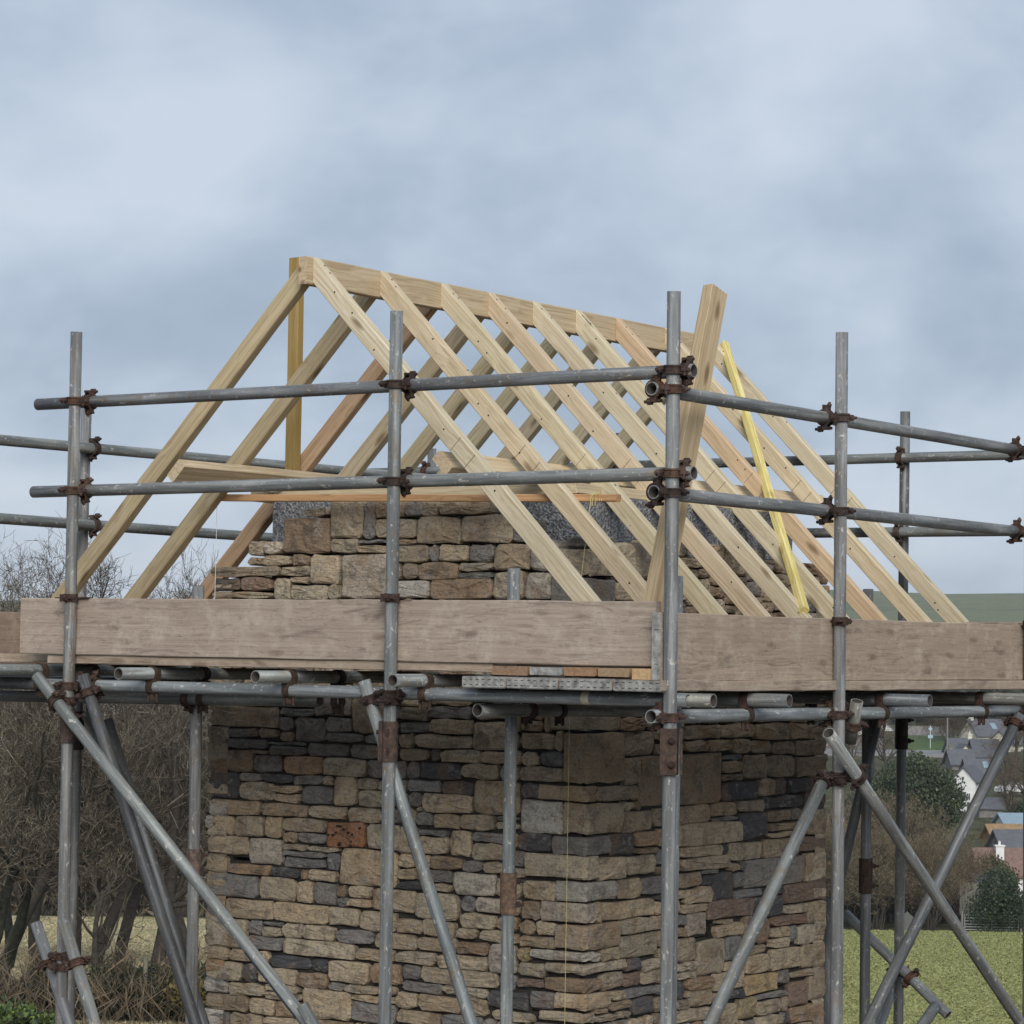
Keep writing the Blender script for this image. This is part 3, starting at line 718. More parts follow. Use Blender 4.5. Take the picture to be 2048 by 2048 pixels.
# ------------------------------------------------------------------ roof frame
def beam_mesh(name, L, w, h, mat, seg=None, jit=0.0012, seed=0, ch=0.003):
    """sawn timber along local X, chamfered, with slightly uneven arrises"""
    r = random.Random(seed); seg = seg or max(2, int(L / .25)); vs = []; fs = []
    prof = [(-w / 2 + ch, -h / 2), (w / 2 - ch, -h / 2), (w / 2, -h / 2 + ch), (w / 2, h / 2 - ch), (w / 2 - ch, h / 2), (-w / 2 + ch, h / 2), (-w / 2, h / 2 - ch), (-w / 2, -h / 2 + ch)]
    for i in range(seg + 1):
        x = L * i / seg; oy, oz = r.uniform(-jit, jit), r.uniform(-jit, jit)
        for y, z in prof: vs.append((x, y + oy + r.uniform(-jit, jit) * .5, z + oz + r.uniform(-jit, jit) * .5))
    for i in range(seg):
        for k in range(8): fs.append((i * 8 + k, i * 8 + (k + 1) % 8, (i + 1) * 8 + (k + 1) % 8, (i + 1) * 8 + k))
    fs += [tuple(range(7, -1, -1)), tuple(range(seg * 8, seg * 8 + 8))]
    return mesh(name, vs, fs, mat)
def beam(name, p0, p1, w, h, mat, parent=None, up=(0, 0, 1), col=None, seed=None, jit=.0012):
    p0 = Vector(p0); p1 = Vector(p1)
    o = obj(name, beam_mesh(name, (p1 - p0).length, w, h, mat, seed=RNG.random() if seed is None else seed, jit=jit), frame(p0, p1 - p0, up), parent)
    if col: o.color = tuple(col) + (1,)
    return o
roof = holder('roof_frame', building)
beam('ridge_board', (.455, VRG, ZR - .0565), (3.66, VRG, ZR - .0565), .045, .113, TIMBER, roof, col=(.85, .77, .69))
RAFT = [.491, .936, 1.367, 1.7206, 2.068, 2.416, 2.7625, 3.203, 3.60]
TINT = [(1.02, 1.02, 1.0), (.95, .90, .84), (.93, .92, .85), (.98, .91, .87), (1, 1, .98), (.97, .97, .93), (.96, .82, .73), (1.0, .95, .88), (.97, .96, .93)]
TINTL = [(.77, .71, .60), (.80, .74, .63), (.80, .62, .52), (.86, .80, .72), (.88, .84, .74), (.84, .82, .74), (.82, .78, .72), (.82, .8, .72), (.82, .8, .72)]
H, TH = .075, .047
def rafter(u, side, col, foot=.03):
    L = (1.59 - foot) * math.sqrt(2); seg = 9; r = random.Random(int(u * 1000) + side)
    s = math.sqrt(.5); X = Vector((0, side * s, -s)); Zx = Vector((0, side * s, s)); Y = Zx.cross(X)
    M = Matrix.Identity(4); o = Vector((u + TH / 2, VRG + side * .0235, ZR))
    for i in range(3): M[i][0], M[i][1], M[i][2], M[i][3] = X[i], Y[i], Zx[i], o[i]
    vs = []; fs = []; c = .003; w = TH / 2
    for i in range(seg + 1):
        t = i / seg; jy, jz = r.uniform(-.0015, .0015), (0 if i == 0 else r.uniform(-.0012, .0012))
        for y, z in ((-w + c, 0), (w - c, 0), (w, -c), (w, -H + c), (w - c, -H), (-w + c, -H), (-w, -H + c), (-w, -c)):
            vs.append(((-z) * (1 - t) + L * t, y + jy, z + jz))
    for i in range(seg):
        for k in range(8): fs.append((i * 8 + k, i * 8 + (k + 1) % 8, (i + 1) * 8 + (k + 1) % 8, (i + 1) * 8 + k))
    fs += [tuple(range(7, -1, -1)), tuple(range(seg * 8, seg * 8 + 8))]
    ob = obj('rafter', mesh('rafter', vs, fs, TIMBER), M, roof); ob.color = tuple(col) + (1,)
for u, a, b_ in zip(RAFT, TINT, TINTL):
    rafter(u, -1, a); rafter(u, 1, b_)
for side, pe in ((-1, (885, 926)), (1, (352, 941))):
    p = onU(*pe, .5); d = Vector((0, side, 1)).normalized()
    o = beam('purlin', (p.x, p.y, p.z), (3.62, p.y, p.z), .095, .047, TIMBER, roof, up=d, col=(.95, .88, .80))
for v in (V0 + .18, V1 - .18):
    beam('wall_plate', (U0 + .1, v, Z0 + .672), (U1 - .1, v, Z0 + .672), .095, .044, TIMBER, roof, col=(.98, .93, .85))
beam('wall_plate', (U0 + .18, V0 + .24, Z0 + .672), (U0 + .18, V1 - .24, Z0 + .672), .095, .044, TIMBER, roof, col=(.98, .93, .85))
nails = MB(); r2 = random.Random(8)
for u in RAFT:                                    # nail heads on the rafter tops and faces
    for s_, k in ((.05, 2), (.62, 1), (1.25, 1)):
        for q in range(k):
            d = s_ + .05 * q + r2.uniform(-.01, .02); y = r2.uniform(-.012, .012)
            p = Vector((u + TH / 2 + y, VRG - .0235 - d * math.sqrt(.5), ZR - d * math.sqrt(.5))); n = Vector((0, -1, 1)).normalized()
            nails.cyl(p - n * .002, p + n * .0012, .0045, 6)
    for q in range(5):
        d = r2.uniform(.15, 2.0); h = r2.uniform(.012, .06)
        p = Vector((u, VRG - .0235 - d * math.sqrt(.5) + h * -math.sqrt(.5) * -1, ZR - d * math.sqrt(.5) - h * math.sqrt(.5)))
        nails.cyl(p + Vector((.002, 0, 0)), p - Vector((.0012, 0, 0)), .004, 6)
pm = MB()
for u in RAFT:                                    # pencil setting-out lines across each rafter face
    for d in (1.06 + .02 * r2.random(), 1.15 + .02 * r2.random()):
        s = math.sqrt(.5); p = Vector((u - .0004, VRG - .0235 - d * s + .0375 * s, ZR - d * s - .0375 * s))
        pm.box(p, (.0008, .072, .0022), (Vector((1, 0, 0)), Vector((0, s, -s)), Vector((0, s, s))))
tag(pm.build('pencil_marks', mat_plain('pencil_line', (.16, .13, .1), .9, 0, .1), roof), kind='stuff')
tag(nails.build('nail_heads', SLOT, roof), kind='stuff')

# ------------------------------------------------------------------ scaffold
scaffold = empty('scaffold', (0, 0, 0), 'galvanised tube scaffold with rusty couplers standing all round the stone building', 'scaffold')
R_ = .02415
def tube_mesh(name, L, n=20, r=R_, ri=.0203):
    vs = []; seg = max(1, int(L / .5)); fs = []
    for i in range(seg + 1):
        for k in range(n):
            a = 2 * math.pi * k / n; vs.append((L * i / seg, r * math.cos(a), r * math.sin(a)))
    for i in range(seg):
        for k in range(n): fs.append((i * n + k, i * n + (k + 1) % n, (i + 1) * n + (k + 1) % n, (i + 1) * n + k))
    o = len(vs)
    for x in (0, L):
        for k in range(n):
            a = 2 * math.pi * k / n; vs.append((x, ri * math.cos(a), ri * math.sin(a)))
    e = seg * n
    for k in range(n):
        q = (k + 1) % n
        fs.append((k, o + k, o + q, q)); fs.append((e + k, e + q, o + n + q, o + n + k))
        fs.append((o + k, o + n + k, o + n + q, o + q))
    me = mesh(name, vs, fs, [TUBE, TUBEIN], True)
    for p in me.polygons:
        if p.index >= seg * n and (p.index - seg * n) % 3 < 2: p.use_smooth = False
        elif p.index >= seg * n: p.material_index = 1
    return me
TUBEIN = mat_plain('dark_rusty_bore', (.045, .038, .034), .9)
class T:
    def __init__(s, name, p0, p1, col=None):
        s.p0 = Vector(p0); s.p1 = Vector(p1); s.d = (s.p1 - s.p0).normalized()
        s.o = obj(name, tube_mesh(name, (s.p1 - s.p0).length), frame(s.p0, s.d, (0, 1, 0) if abs(s.d.z) > .7 else (0, 0, 1)), scaffold)
        k = RNG.uniform(.86, 1.1); c = col or (k * RNG.uniform(.97, 1.03), k, k * RNG.uniform(.97, 1.03))
        s.o.color = (c[0], c[1], c[2], 1)
    def near(s, p): return s.p0 + s.d * (Vector(p) - s.p0).dot(s.d)
def extend(p0, p1, z=None, a=0, b=0):
    p0 = Vector(p0); p1 = Vector(p1); d = (p1 - p0).normalized()
    if z is not None: return p0, p0 + d * ((z - p0.z) / d.z)
    return p0 - d * a, p1 + d * b
def standard(top, bot, d, col=None):
    a = atD(*top, d); b = atD(*bot, d)
    return T('standard', *extend(a, b, z=land_h(d) + .0), col)
DK = (.64, .64, .65)
sC = standard((1348, 583), (1335.5, 1857), depth((0, 0, Z0)), (1.0, 1.0, 1.0))
sM = standard((793.5, 622), (769.7, 2020), depth((0, 1.2228, Z0)), (.95, .98, .98))
sL = standard((153, 664), (131.2, 1648), depth((0, 2.86, Z0)), (1, .98, .96))
sR = standard((1684, 664.6), (1673, 2018), depth((1.237, 0, Z0)), (1.04, 1.02, 1.02))
sR2 = standard((2061, 735), (2056, 2048), depth((2.955, 0, Z0)), DK)
p = onV(172, 900, 3.75); sL2 = standard((173.5, 802), (149.5, 1648), depth(p), (.95, .93, .92))
p = onU(1808, 1000, 3.75); sB1 = standard((1810.5, 823), (1800.5, 1700), depth(p), DK)
p = onU(864, 930, 3.75); sFC = standard((864, 897), (859, 1300), depth(p), DK)
p = onU(1241, 900, 3.75); sB2 = standard((1241, 866), (1237, 1300), depth(p), DK)
p = onU(1020, 1400, .40); sI1 = standard((1028, 1136), (1013, 2000), depth(p), (.95, 1, 1))
p = onU(390, 1400, .40); sI2 = standard((397, 1171), (383, 2000), depth(p), (.9, .9, .88))
p = onV(1733, 1400, .92); sI3 = standard((1736.5, 1178), (1729, 2048), depth(p), (.5, .51, .54))
p = onU(1352, 1400, .25); sI4 = standard((1353, 1152), (1339.5, 2048), depth(p), (.9, .92, .92))
# guard rails
rLU = T('guard_rail', onU(75.6, 809, .05), onU(1388, 741, .05), (.86, .86, .88)); rLL = T('guard_rail', onU(66.8, 984, .05), onU(1388, 946, .05), (1.02, 1.02, 1.0))
rRU = T('guard_rail', onV(1303, 777, .05), onV(2080, 908, .05), (.92, .91, .9)); rRL = T('guard_rail', onV(1307, 984, .05), onV(2080, 1068, .05), (.95, .95, .95))
rBU = T('guard_rail', *extend(onV(0, 880, 3.70), onV(678, 941, 3.70), a=.6, b=2.1), (.95, .97, .95)); rBL = T('guard_rail', *extend(onV(0, 1037, 3.70), onV(545, 1076, 3.70), a=.6, b=2.3), (.85, .88, .87))
rEU = T('guard_rail', *extend(onU(1434.7, 926, 3.70), onU(1934.7, 912, 3.70), a=2.6, b=.9), (.8, .82, .8)); rEL = T('guard_rail', *extend(onU(1624, 1066, 3.70), onU(1872.6, 1063.5, 3.70), a=3.0, b=1.0), (.78, .8, .78))
# ledgers and the transoms that lie on them
lL = T('ledger', onU(-60, 1364.5, .05), onU(1377, 1401.5, .05), (1.05, 1.1, 1.12)); lR = T('ledger', onV(1302, 1433, .05), onV(2080, 1421, .05), (1.15, 1.2, 1.22))
lLi = T('ledger', onU(-60, 1391, .35), onU(640, 1402, .35), (.7, .72, .72)); lRi = T('ledger', onV(955, 1420.5, .87), onV(1900, 1424, .87), (.95, .95, .92))
lBi = T('ledger', (.2, 3.70, Z0 - .16), (3.9, 3.70, Z0 - .16), DK); lEi = T('ledger', (3.70, -.1, Z0 - .21), (3.70, 3.9, Z0 - .21), DK)
tr = []
for px, py, L in ((237, 1347, 1.15), (511, 1353.5, 1.15), (785, 1361, 1.1)):
    a = onU(px, py, -.15); tr.append(T('transom', a, a + Vector((L, 0, 0)), (1, 1.03, 1.0)))
a = onU(30, 1340, -.1); tr0 = T('transom', a + Vector((-.6, 0, .0)), a + Vector((1.1, 0, .0)), (.95, 1, .98))
trr = []
for px, c in ((1427, (1.0, .95, .84)), (1579, (.8, .82, .82)), (1860, (.62, .66, .70))):
    a = onV(px, 1401.5, -.13 if px != 1860 else -.16); trr.append(T('transom', a, a + Vector((0, 1.05, 0)), c))
a = onV(1985, 1397, 0); trr.append(T('transom', a + Vector((0, -.7, 0)), a + Vector((0, 1.0, 0)), (.95, .92, .85)))
# braces
def brace(q0, u0, q1, u1, on=onU, z=None, col=None, name='brace'):
    a = on(*q0, u0); b = on(*q1, u1)
    return T(name, *(extend(a, b, z=z) if z is not None else (a, b)), col)
G0 = 0.05
bA = brace((73.5, 1352), -.052, (600, 2028), -.052, z=G0, col=(1.08, 1.1, 1.06))
bB = brace((166, 1350), .0, (391, 2048), .16, z=G0, col=(.42, .42, .44))
bB2 = brace((214, 1440), .42, (389, 1990), .50, z=G0, col=(.5, .5, .52))
bB3 = brace((172, 1425), .30, (262, 1597), .36, col=(.5, .5, .5))
bC1 = brace((72, 1846), .052, (140, 2048), .052, z=G0, col=(1, 1, 1.02))
bC2 = brace((126, 1838), -.052, (190, 2048), -.052, z=G0, col=(1.0, 1.02, .98))
bD = brace((728, 1361), -.002, (943, 2048), .21, z=G0, col=(.92, .98, 1.0))
bE = brace((1657, 1466), -.055, (2042, 2048), -.055, on=onV, z=G0, col=(1.0, 1.0, .98))
bF = brace((2040, 1430), .0, (1735, 2048), .30, on=onV, z=G0, col=(.55, .56, .58))
bG = brace((1653, 1547), .055, (1420, 2048), .055, on=onV, z=G0, col=(.9, .92, .9))
bH = brace((1758, 1425), 3.2, (1680, 1760), 3.3, z=G0, col=(.42, .43, .46))
bI = brace((1690, 1827), 3.695, (1896, 2030), 3.695, col=(.95, .98, 1.0)); 
bI2 = brace((1657, 1795), 3.3, (1655, 2048), 3.3, z=G0, col=(.5, .52, .55))
bJ = brace((1872, 2012), .2, (1838, 2060), .2, on=onV, z=G0, col=(.95, .98, .98))
bJ2 = brace((1786, 1975), 1.3, (1758, 2055), 1.3, on=onV, z=G0, col=(.7, .72, .75))
bK = brace((1714, 1402), -.03, (1700, 1485), .02, on=onV, col=(1.0, .95, .82))
bN = brace((605, 2012), -.11, (632, 2060), -.11, z=G0, col=(1.0, 1.0, .95))

# couplers
def coupler(ta, pa, tb, pb, col=None, flip=1, plain=False):
    """clamp joining tube a at pa to tube b at pb: a band on each, a body between, swing bolts"""
    A = ta.near(pa); B = tb.near(pb); n = B - A
    n = n - ta.d * n.dot(ta.d) * 0
    n = n.normalized() if n.length > 1e-4 else Vector((1, 0, 0))
    m = MB(); bolts = []
    for P_, t, s in ((A, ta, 1), (B, tb, -1)):
        ax = t.d; nn = (n * s) - ax * (n * s).dot(ax); nn.normalize(); tg = ax.cross(nn).normalized() * flip
        m.ring(P_, ax, .0243, .0300, .030, 20)
        m.ring(P_ + ax * .0125, ax, .0295, .0335, .006, 20); m.ring(P_ - ax * .0125, ax, .0295, .0335, .006, 20)
        for q in (-1, 1):
            for w in (-1, 1): m.box(P_ + tg * q * .036 + nn * .004 + ax * w * .011, (.020, .022, .008), (tg, nn, ax))
        k = MB()
        k.cyl(P_ + tg * .040 + nn * .03, P_ + tg * .044 - nn * .042, .0058, 8)
        k.cyl(P_ + tg * .042 - nn * .012, P_ + tg * .044 - nn * .028, .0135, 6, .013)
        k.cyl(P_ + tg * .044 - nn * .027, P_ + tg * .045 - nn * .034, .0105, 8, .006); bolts.append((k, 'bolt'))
        k = MB(); k.box(P_ - tg * .044 + nn * .003, (.012, .03, .012), (tg, nn, ax)); k.cyl(P_ - tg * .045 + ax * .021, P_ - tg * .045 - ax * .021, .0052, 6); bolts.append((k, 'hinge_pin'))
        k = MB(); k.cyl(P_ - tg * .03 - ax * .004 + nn * .012, P_ - tg * .060 + ax * .004 + nn * .015, .0055, 8); k.cyl(P_ - tg * .044 + nn * .014, P_ - tg * .053 + ax * .003 + nn * .015, .0105, 6); bolts.append((k, 'bolt'))
    if (B - A).length > .03: m.bar(A + n * .024, B - n * .024, .034, .034, ta.d)
    f = frame(A, ta.d, (0, 1, 0) if abs(ta.d.z) > .7 else (0, 0, 1))
    o = m.build('coupler', RUST, scaffold, f); c = col or RNG.choice([(.85, .82, .8), (1.0, .95, .92), (1.3, 1.15, 1.0), (1.7, 1.3, 1.0), (1.5, 1.45, 1.4)]); o.color = (c[0], c[1], c[2], 1)
    for k, nm_ in bolts:
        b = k.build(nm_, RUST, o); q = c[0] * RNG.uniform(.7, 1.0); b.color = (q * 1.06, q * .96, q * .92, 1)
def cross(a, b):
    w = a.p0 - b.p0; A = 1; B = a.d.dot(b.d); D = a.d.dot(w); E = b.d.dot(w); den = 1 - B * B
    s = (B * E - D) / den; t = (E - B * D) / den
    return a.p0 + a.d * s, b.p0 + b.d * t
def clamp(a, b, **k): p, q = cross(a, b); coupler(a, p, b, q, **k)
for s_ in (sL, sM, sC):
    for r_ in (rLU, rLL): clamp(s_, r_, flip=-1, col=(1.9, 1.6, 1.2) if (s_, r_) in ((sC, rLL), (sL, rLL)) else (1.3, 1.2, 1.1) if s_ is sC else None)
    clamp(s_, lL, flip=-1) if s_ is not sC else None
for s_ in (sC, sR, sR2):
    for r_ in (rRU, rRL): clamp(s_, r_)
    clamp(s_, lR, col=(1.5, 1.2, 1.05) if s_ is sC else None)
for s_, rs in ((sL2, (rBU, rBL, lBi)), (sB1, (rEU, rEL, lEi)), (sFC, (rEU, rEL)), (sB2, (rEU, rEL)), (sI1, (lRi,)), (sI2, (lLi,)), (sI3, (lRi,))):
    for r_ in rs: clamp(s_, r_)
def putlog(t, l, col):
    """single coupler: a strap over the transom hooked to the ledger below"""
    a, b = cross(t, l); m = MB()
    m.ring(a, t.d, .0243, .029, .034, 18); m.ring(b, l.d, .0243, .030, .030, 18)
    side = t.d.cross(Vector((0, 0, 1))).normalized()
    m.box((a + b) / 2 + side * .02, (.03, .016, .05), (t.d, side, Vector((0, 0, 1))))
    m.box((a + b) / 2 - side * .02, (.03, .016, .05), (t.d, side, Vector((0, 0, 1))))
    for q in (-1, 1): m.cyl(b + side * q * .022 + Vector((0, 0, -.01)), b + side * q * .022 + Vector((0, 0, -.058)), .0065, 8)
    m.cyl(b + Vector((0, 0, -.02)), b + Vector((0, 0, -.05)), .012, 6)
    o = m.build('putlog_clip', RUST, scaffold, frame(a, t.d)); o.color = tuple(col) + (1,)
for t in tr + [tr0]: putlog(t, lL, (1.15, 1.05, .85)); (putlog(t, lLi, (.8, .8, .8)) if t is not tr[2] else None)
for t in trr: putlog(t, lR, (1.1, .95, .85)); (putlog(t, lRi, (.8, .8, .8)) if t is not trr[0] else None)
def at_y(t, py):                                  # the point of a tube seen at a given image height
    best = None
    for i in range(401):
        p = t.p0 + (t.p1 - t.p0) * (i / 400); c = (np.array(p) - CAM) @ RM
        y = 1024 - F * c[1] / -c[2]
        if best is None or abs(y - py) < best[0]: best = (abs(y - py), p)
    return best[1]
for a, ya, b in ((bA, 1402, sL), (bB, 1386, lL), (bD, 1398, sM), (bE, 1553, sR), (bG, 1560, sR), (bF, 1448, sR2), (bC2, 1928, sL), (bC1, 1928, sL), (bI, 1956, sB1), (bK, 1450, lR)):
    p = at_y(a, ya); coupler(a, p, b, b.near(p), col=(1.5, 1.15, 1.0) if a in (bC1, bC2) else None, flip=-1 if a in (bB, bD) else 1)
# sleeves that join two lengths of standard
def sleeve(t, y0, y1, kind='plain', col=(1.5, 1.15, .85)):
    a = at_y(t, y0); b = at_y(t, y1); m = MB(); ax = t.d; L = (b - a).length
    vd = Vector(CAM) - a; vd = (vd - ax * vd.dot(ax)).normalized(); sd = ax.cross(vd).normalized()
    if (RM.T @ np.array(sd))[0] < 0: sd = -sd     # towards the right of the picture
    m.ring((a + b) / 2, ax, .0243, .0315, L, 20); o = None; ks = []
    def nk():
        ks.append(MB()); return ks[-1]
    if kind == 'slot':
        m.box((a + b) / 2 - sd * .034 + vd * .004, (.012, .03, L), (sd, vd, ax)); m.box((a + b) / 2 - sd * .040 + vd * .018, (.004, .02, L * .98), (sd, vd, ax))
        for f_ in (.28, .74):
            p = a + (b - a) * f_; k = nk(); k.box(p + vd * .0305 - sd * .006, (.010, .006, .03), (sd, vd, ax)); k.box(p + vd * .0325 - sd * .006, (.016, .004, .007), (sd, vd, ax)); k = nk(); k.cyl(p - sd * .05, p - sd * .03, .009, 6)
    elif kind == 'bolt':
        m.box((a + b) / 2 + vd * .030 - sd * .004, (.058, .010, L), (sd, vd, ax)); m.box((a + b) / 2 + sd * .040 + vd * .006, (.010, .046, L * .99), (sd, vd, ax))
        for f_ in (.25, .77):
            p = a + (b - a) * f_ + sd * .006 + vd * .033; k = nk(); k.cyl(p, p + vd * .012, .013, 6); k.cyl(p + vd * .01, p + vd * .024, .007, 8)
    else:
        for f_ in (.22, .78):
            p = a + (b - a) * f_; k = nk(); k.box(p + sd * .036, (.016, .016, .022), (sd, vd, ax)); k.cyl(p + sd * .03, p + sd * .06, .006, 8)
    o = m.build('sleeve_coupler', RUST, scaffold, frame(a, ax, (0, 1, 0))); o.color = tuple(col) + (1,)
    for k in ks:
        b_ = k.build('bolt', RUST, o); b_.color = (.8, .7, .68, 1)
sleeve(sL, 1416, 1488, col=(1.4, 1.4, 1.35)); sleeve(sL2, 1420, 1496, col=(.8, .8, .8)); sleeve(sM, 1443, 1523, 'slot', (1.5, 1.42, 1.32)); sleeve(sC, 1460, 1550, 'bolt', (1.35, 1.28, 1.15))
sleeve(sI1, 1747, 1826, col=(2.6, 2.4, 1.9)); sleeve(sI2, 1695, 1755, col=(2.6, 2.6, 2.5)); sleeve(sI3, 1716, 1786, col=(.7, .6, .55)); sleeve(sB1, 1425, 1496, col=(.5, .48, .48))
# cream tape on the ledger and a dark paint mark under the long front brace
p = at_y(lL, 1391.5); a_, b_ = onU(1168, 1396, .05), onU(1183, 1396.4, .05); m = MB(); m.ring(lL.near((a_ + b_) / 2), lL.d, .0240, .0247, (a_ - b_).length, 20)
m.build('tape', mat_plain('cream_tape', (.5, .45, .33), .7, 0, .2), scaffold, frame(lL.near(a_), lL.d))
a_, b_ = at_y(bA, 1902), at_y(bA, 2030); m = MB(); ax = bA.d; dn = Vector((0, 0, -1)) - ax * -ax.z; dn.normalize(); tc_ = (Vector(CAM) - a_).normalized()
m.ring((a_ + b_) / 2, ax, .0240, .0247, (a_ - b_).length, 10, -1.0, 0.75, (dn * .9 + tc_ * .35 - ax * (dn * .9 + tc_ * .35).dot(ax)))
m.build('paint_mark', mat_plain('blue_black_paint', (.045, .055, .075), .5, 0, .5, 25), scaffold, frame(a_, ax))
# clips that hold the toe boards
def clip(t, y, board):
    p = at_y(t, y); m = MB(); b = Vector(board)
    m.ring(p, t.d, .0243, .0295, .032, 18)
    n = t.d.cross(b).normalized()
    if (Vector(CAM) - p).dot(n) < 0: n = -n
    m.bar(p - n * .03 - b * .03, p - n * .03 + b * .075, .02, .005, t.d); m.box(p + n * .029 - b * .012, (.03, .014, .03), (b, n, t.d))
    m.cyl(p + n * .03 - b * .008, p + n * .03 + b * .034, .007, 8); m.cyl(p + n * .034 - b * .0, p + n * .034 + b * .014, .013, 6)
    m.bar(p - b * .055 + n * .018, p + n * .024, .028, .005, t.d)
    o = m.build('board_clip', RUST, scaffold, frame(p, t.d, (0, 1, 0))); o.color = (1.3, 1.1, 1.0, 1)
clip(sL, 1195, (0, -1, 0)); clip(sM, 1197.5, (0, -1, 0)); clip(sR, 1241, (1, 0, 0)); clip(sR2, 1250, (1, 0, 0))

# ------------------------------------------------------------------ boards
def board(name, p0, p1, w, h, label, cat, col=None, group=None, up=(0, 0, 1), mat=None, bands=()):
    o = beam(name, p0, p1, w, h, mat or BOARD, None, up=up, col=col, jit=.0016); tag(o, label, cat, group)
    M = WM[o.name]; L = (Vector(p1) - Vector(p0)).length
    for e in bands:                                # hoop iron nailed round the sawn end
        b = MB(); k = MB(); x = 0 if e == 0 else L; s = -1 if e == 0 else 1
        b.box((x + s * .0012, 0, 0), (.0022, w * .985, h * .96)); b.box((x - s * .022, 0, h / 2 + .0008), (.044, w * .96, .0016)); b.box((x - s * .022, 0, -h / 2 - .0008), (.044, w * .96, .0016))
        n = int(w / .026)
        for i in range(n):
            for zz in (-h * .25, h * .25): k.box((x + s * .0026, -w / 2 + (i + .5) * w / n, zz), (.0012, w / n * .45, .0021))
        bo = link(bpy.data.objects.new('end_band', b.mesh('end_band', BAND)), M.copy(), o)
        bo.color = (1, 1, 1, 1)
        tag(link(bpy.data.objects.new('band_slots', k.mesh('band_slots', SLOT)), M.copy(), bo), kind='stuff')
    return o
# toe boards
a0 = onU(47, 1195.5, .045); a1 = onU(46, 1307, .045); b0 = onU(1316, 1203, .045); b1 = onU(1316, 1333, .045)
board('toe_board', (a0 + a1) / 2, (b0 + b1) / 2, .036, ((a0 - a1).length + (b0 - b1).length) / 2, 'long weathered brown toe board across the left face, top edge level with rafter feet', 'toe board', (1.02, 1, 1))
a0 = onV(1313, 1227.5, .045); a1 = onV(1313, 1360, .045); b0 = onV(2070, 1250, .045); b1 = onV(2070, 1362, .045)
board('toe_board', (a0 + a1) / 2, (b0 + b1) / 2, .036, ((a0 - a1).length + (b0 - b1).length) / 2, 'toe board on the right face with a long crack and banded left end', 'toe board', (1.02, .98, .92), bands=(0,))
a0 = onV(-80, 1224, 3.60); a1 = onV(-80, 1325, 3.60); b0 = onV(60, 1229, 3.60); b1 = onV(60, 1322, 3.60)
d = Vector((1, 0, 0)); c0 = (a0 + a1) / 2
board('toe_board', c0, c0 + d * 3.4, .036, .225, 'darker reddish toe board half hidden at the left edge behind the long toe board', 'toe board', (.86, .8, .77))
board('toe_board', (3.62, .1, Z0 + .06), (3.62, 3.5, Z0 + .06), .036, .225, 'toe board at the far end of the deck behind the rafter feet', 'toe board')
# deck boards: right face first, the left ones lap over them at the corner
ZT = Z0 - .109
dv = [(0.0, .2), (.205, .43), (.435, .66), (.665, .86)]
nm = ['banded board end with splashed paint nearest the corner tube, lowest deck layer', 'pale blue-grey banded board end second from the corner tube', 'grey banded board end third from the corner tube', 'paint-spattered banded board end farthest left, slightly tilted']
for (v0, v1), l in zip(dv, nm):
    k = dv.index((v0, v1))
    board('scaffold_board', (-.055 + .004 * k, (v0 + v1) / 2, ZT), (3.6, (v0 + v1) / 2, ZT), v1 - v0 - .004, .038, l, 'scaffold board', (1, .97, .92), 'boards of the right deck', bands=(0,))
ZT2 = Z0 - .0555
du_ = [(.037, .195), (.2, .365), (.44, .655), (.66, .88)]
nm = ['front edge board of the left deck just below the long toe board', 'second deck board in from the front edge of the left deck', 'third deck board in from the front edge of the left deck', 'deck board of the left deck closest to the stone wall']
for k, ((u0, u1), l) in enumerate(zip(du_, nm)):
    board('scaffold_board', ((u0 + u1) / 2, onU(984, 1340, .037).y if k == 0 else .12, ZT2), ((u0 + u1) / 2, 3.02 + (.0 if k == 0 else .5), ZT2), u1 - u0 - .004, .036, l, 'scaffold board', (1, .96, .9), 'boards of the left deck')
for k in range(3):
    v = 3.18 + .215 * k if k else 3.2
    board('scaffold_board', (-.5, 3.19 + .2 * k, Z0 - .1), (3.6, 3.19 + .2 * k, Z0 - .1), .19, .038, ['deck board behind the stone building closest to its wall', 'middle deck board of the far left side', 'outer deck board of the far left side'][k], 'scaffold board', (.9, .85, .8), 'boards of the far decks')
    board('scaffold_board', (3.2 + .2 * k, .9, Z0 - .15), (3.2 + .2 * k, 3.0, Z0 - .15), .19, .038, ['deck board at the far end closest to the wall', 'middle deck board at the far end', 'outer deck board at the far end'][k], 'scaffold board', (.9, .85, .8), 'boards of the far decks')
# packing pieces between the two layers near the corner
def pack(x0, x1, y0, y1, u, label, mat, col, cat='timber offcut', L=.35):
    a = onU(x0, (y0 + y1) / 2, u); b = onU(x1, (y0 + y1) / 2, u); t = onU(x0, y0, u).z - onU(x0, y1, u).z
    z = (a.z + b.z) / 2; v = (a.y + b.y) / 2
    o = beam('timber_offcut' if mat is TIMBER or mat is BOARD else 'banded_board_end', (u, v, z), (u + L, v, z), abs(a.y - b.y) - .006, t, mat, None, col=col, jit=.001)
    return tag(o, label, cat)
pack(983, 1056, 1332.5, 1350.5, .004, 'dark brown packing block wedged under the toe board, left of the grey banded piece', TIMBER, (.42, .32, .28))
o = pack(1058, 1124, 1334.5, 1350, .0, 'small grey slotted banded board end wedged under the toe board', BAND, (1, 1, 1), 'board end')
pack(1126, 1193, 1335, 1352.5, .004, 'reddish brown packing block right of the grey banded piece', TIMBER, (.46, .32, .26))
pack(1195, 1260, 1336, 1353, .006, 'dull brown packing strip under the right end of the long toe board', TIMBER, (.50, .40, .34))
pack(1262, 1308, 1337, 1362, -.012, 'fresh pale timber block beside the corner tube under the toe board', TIMBER, (.78, .62, .47))

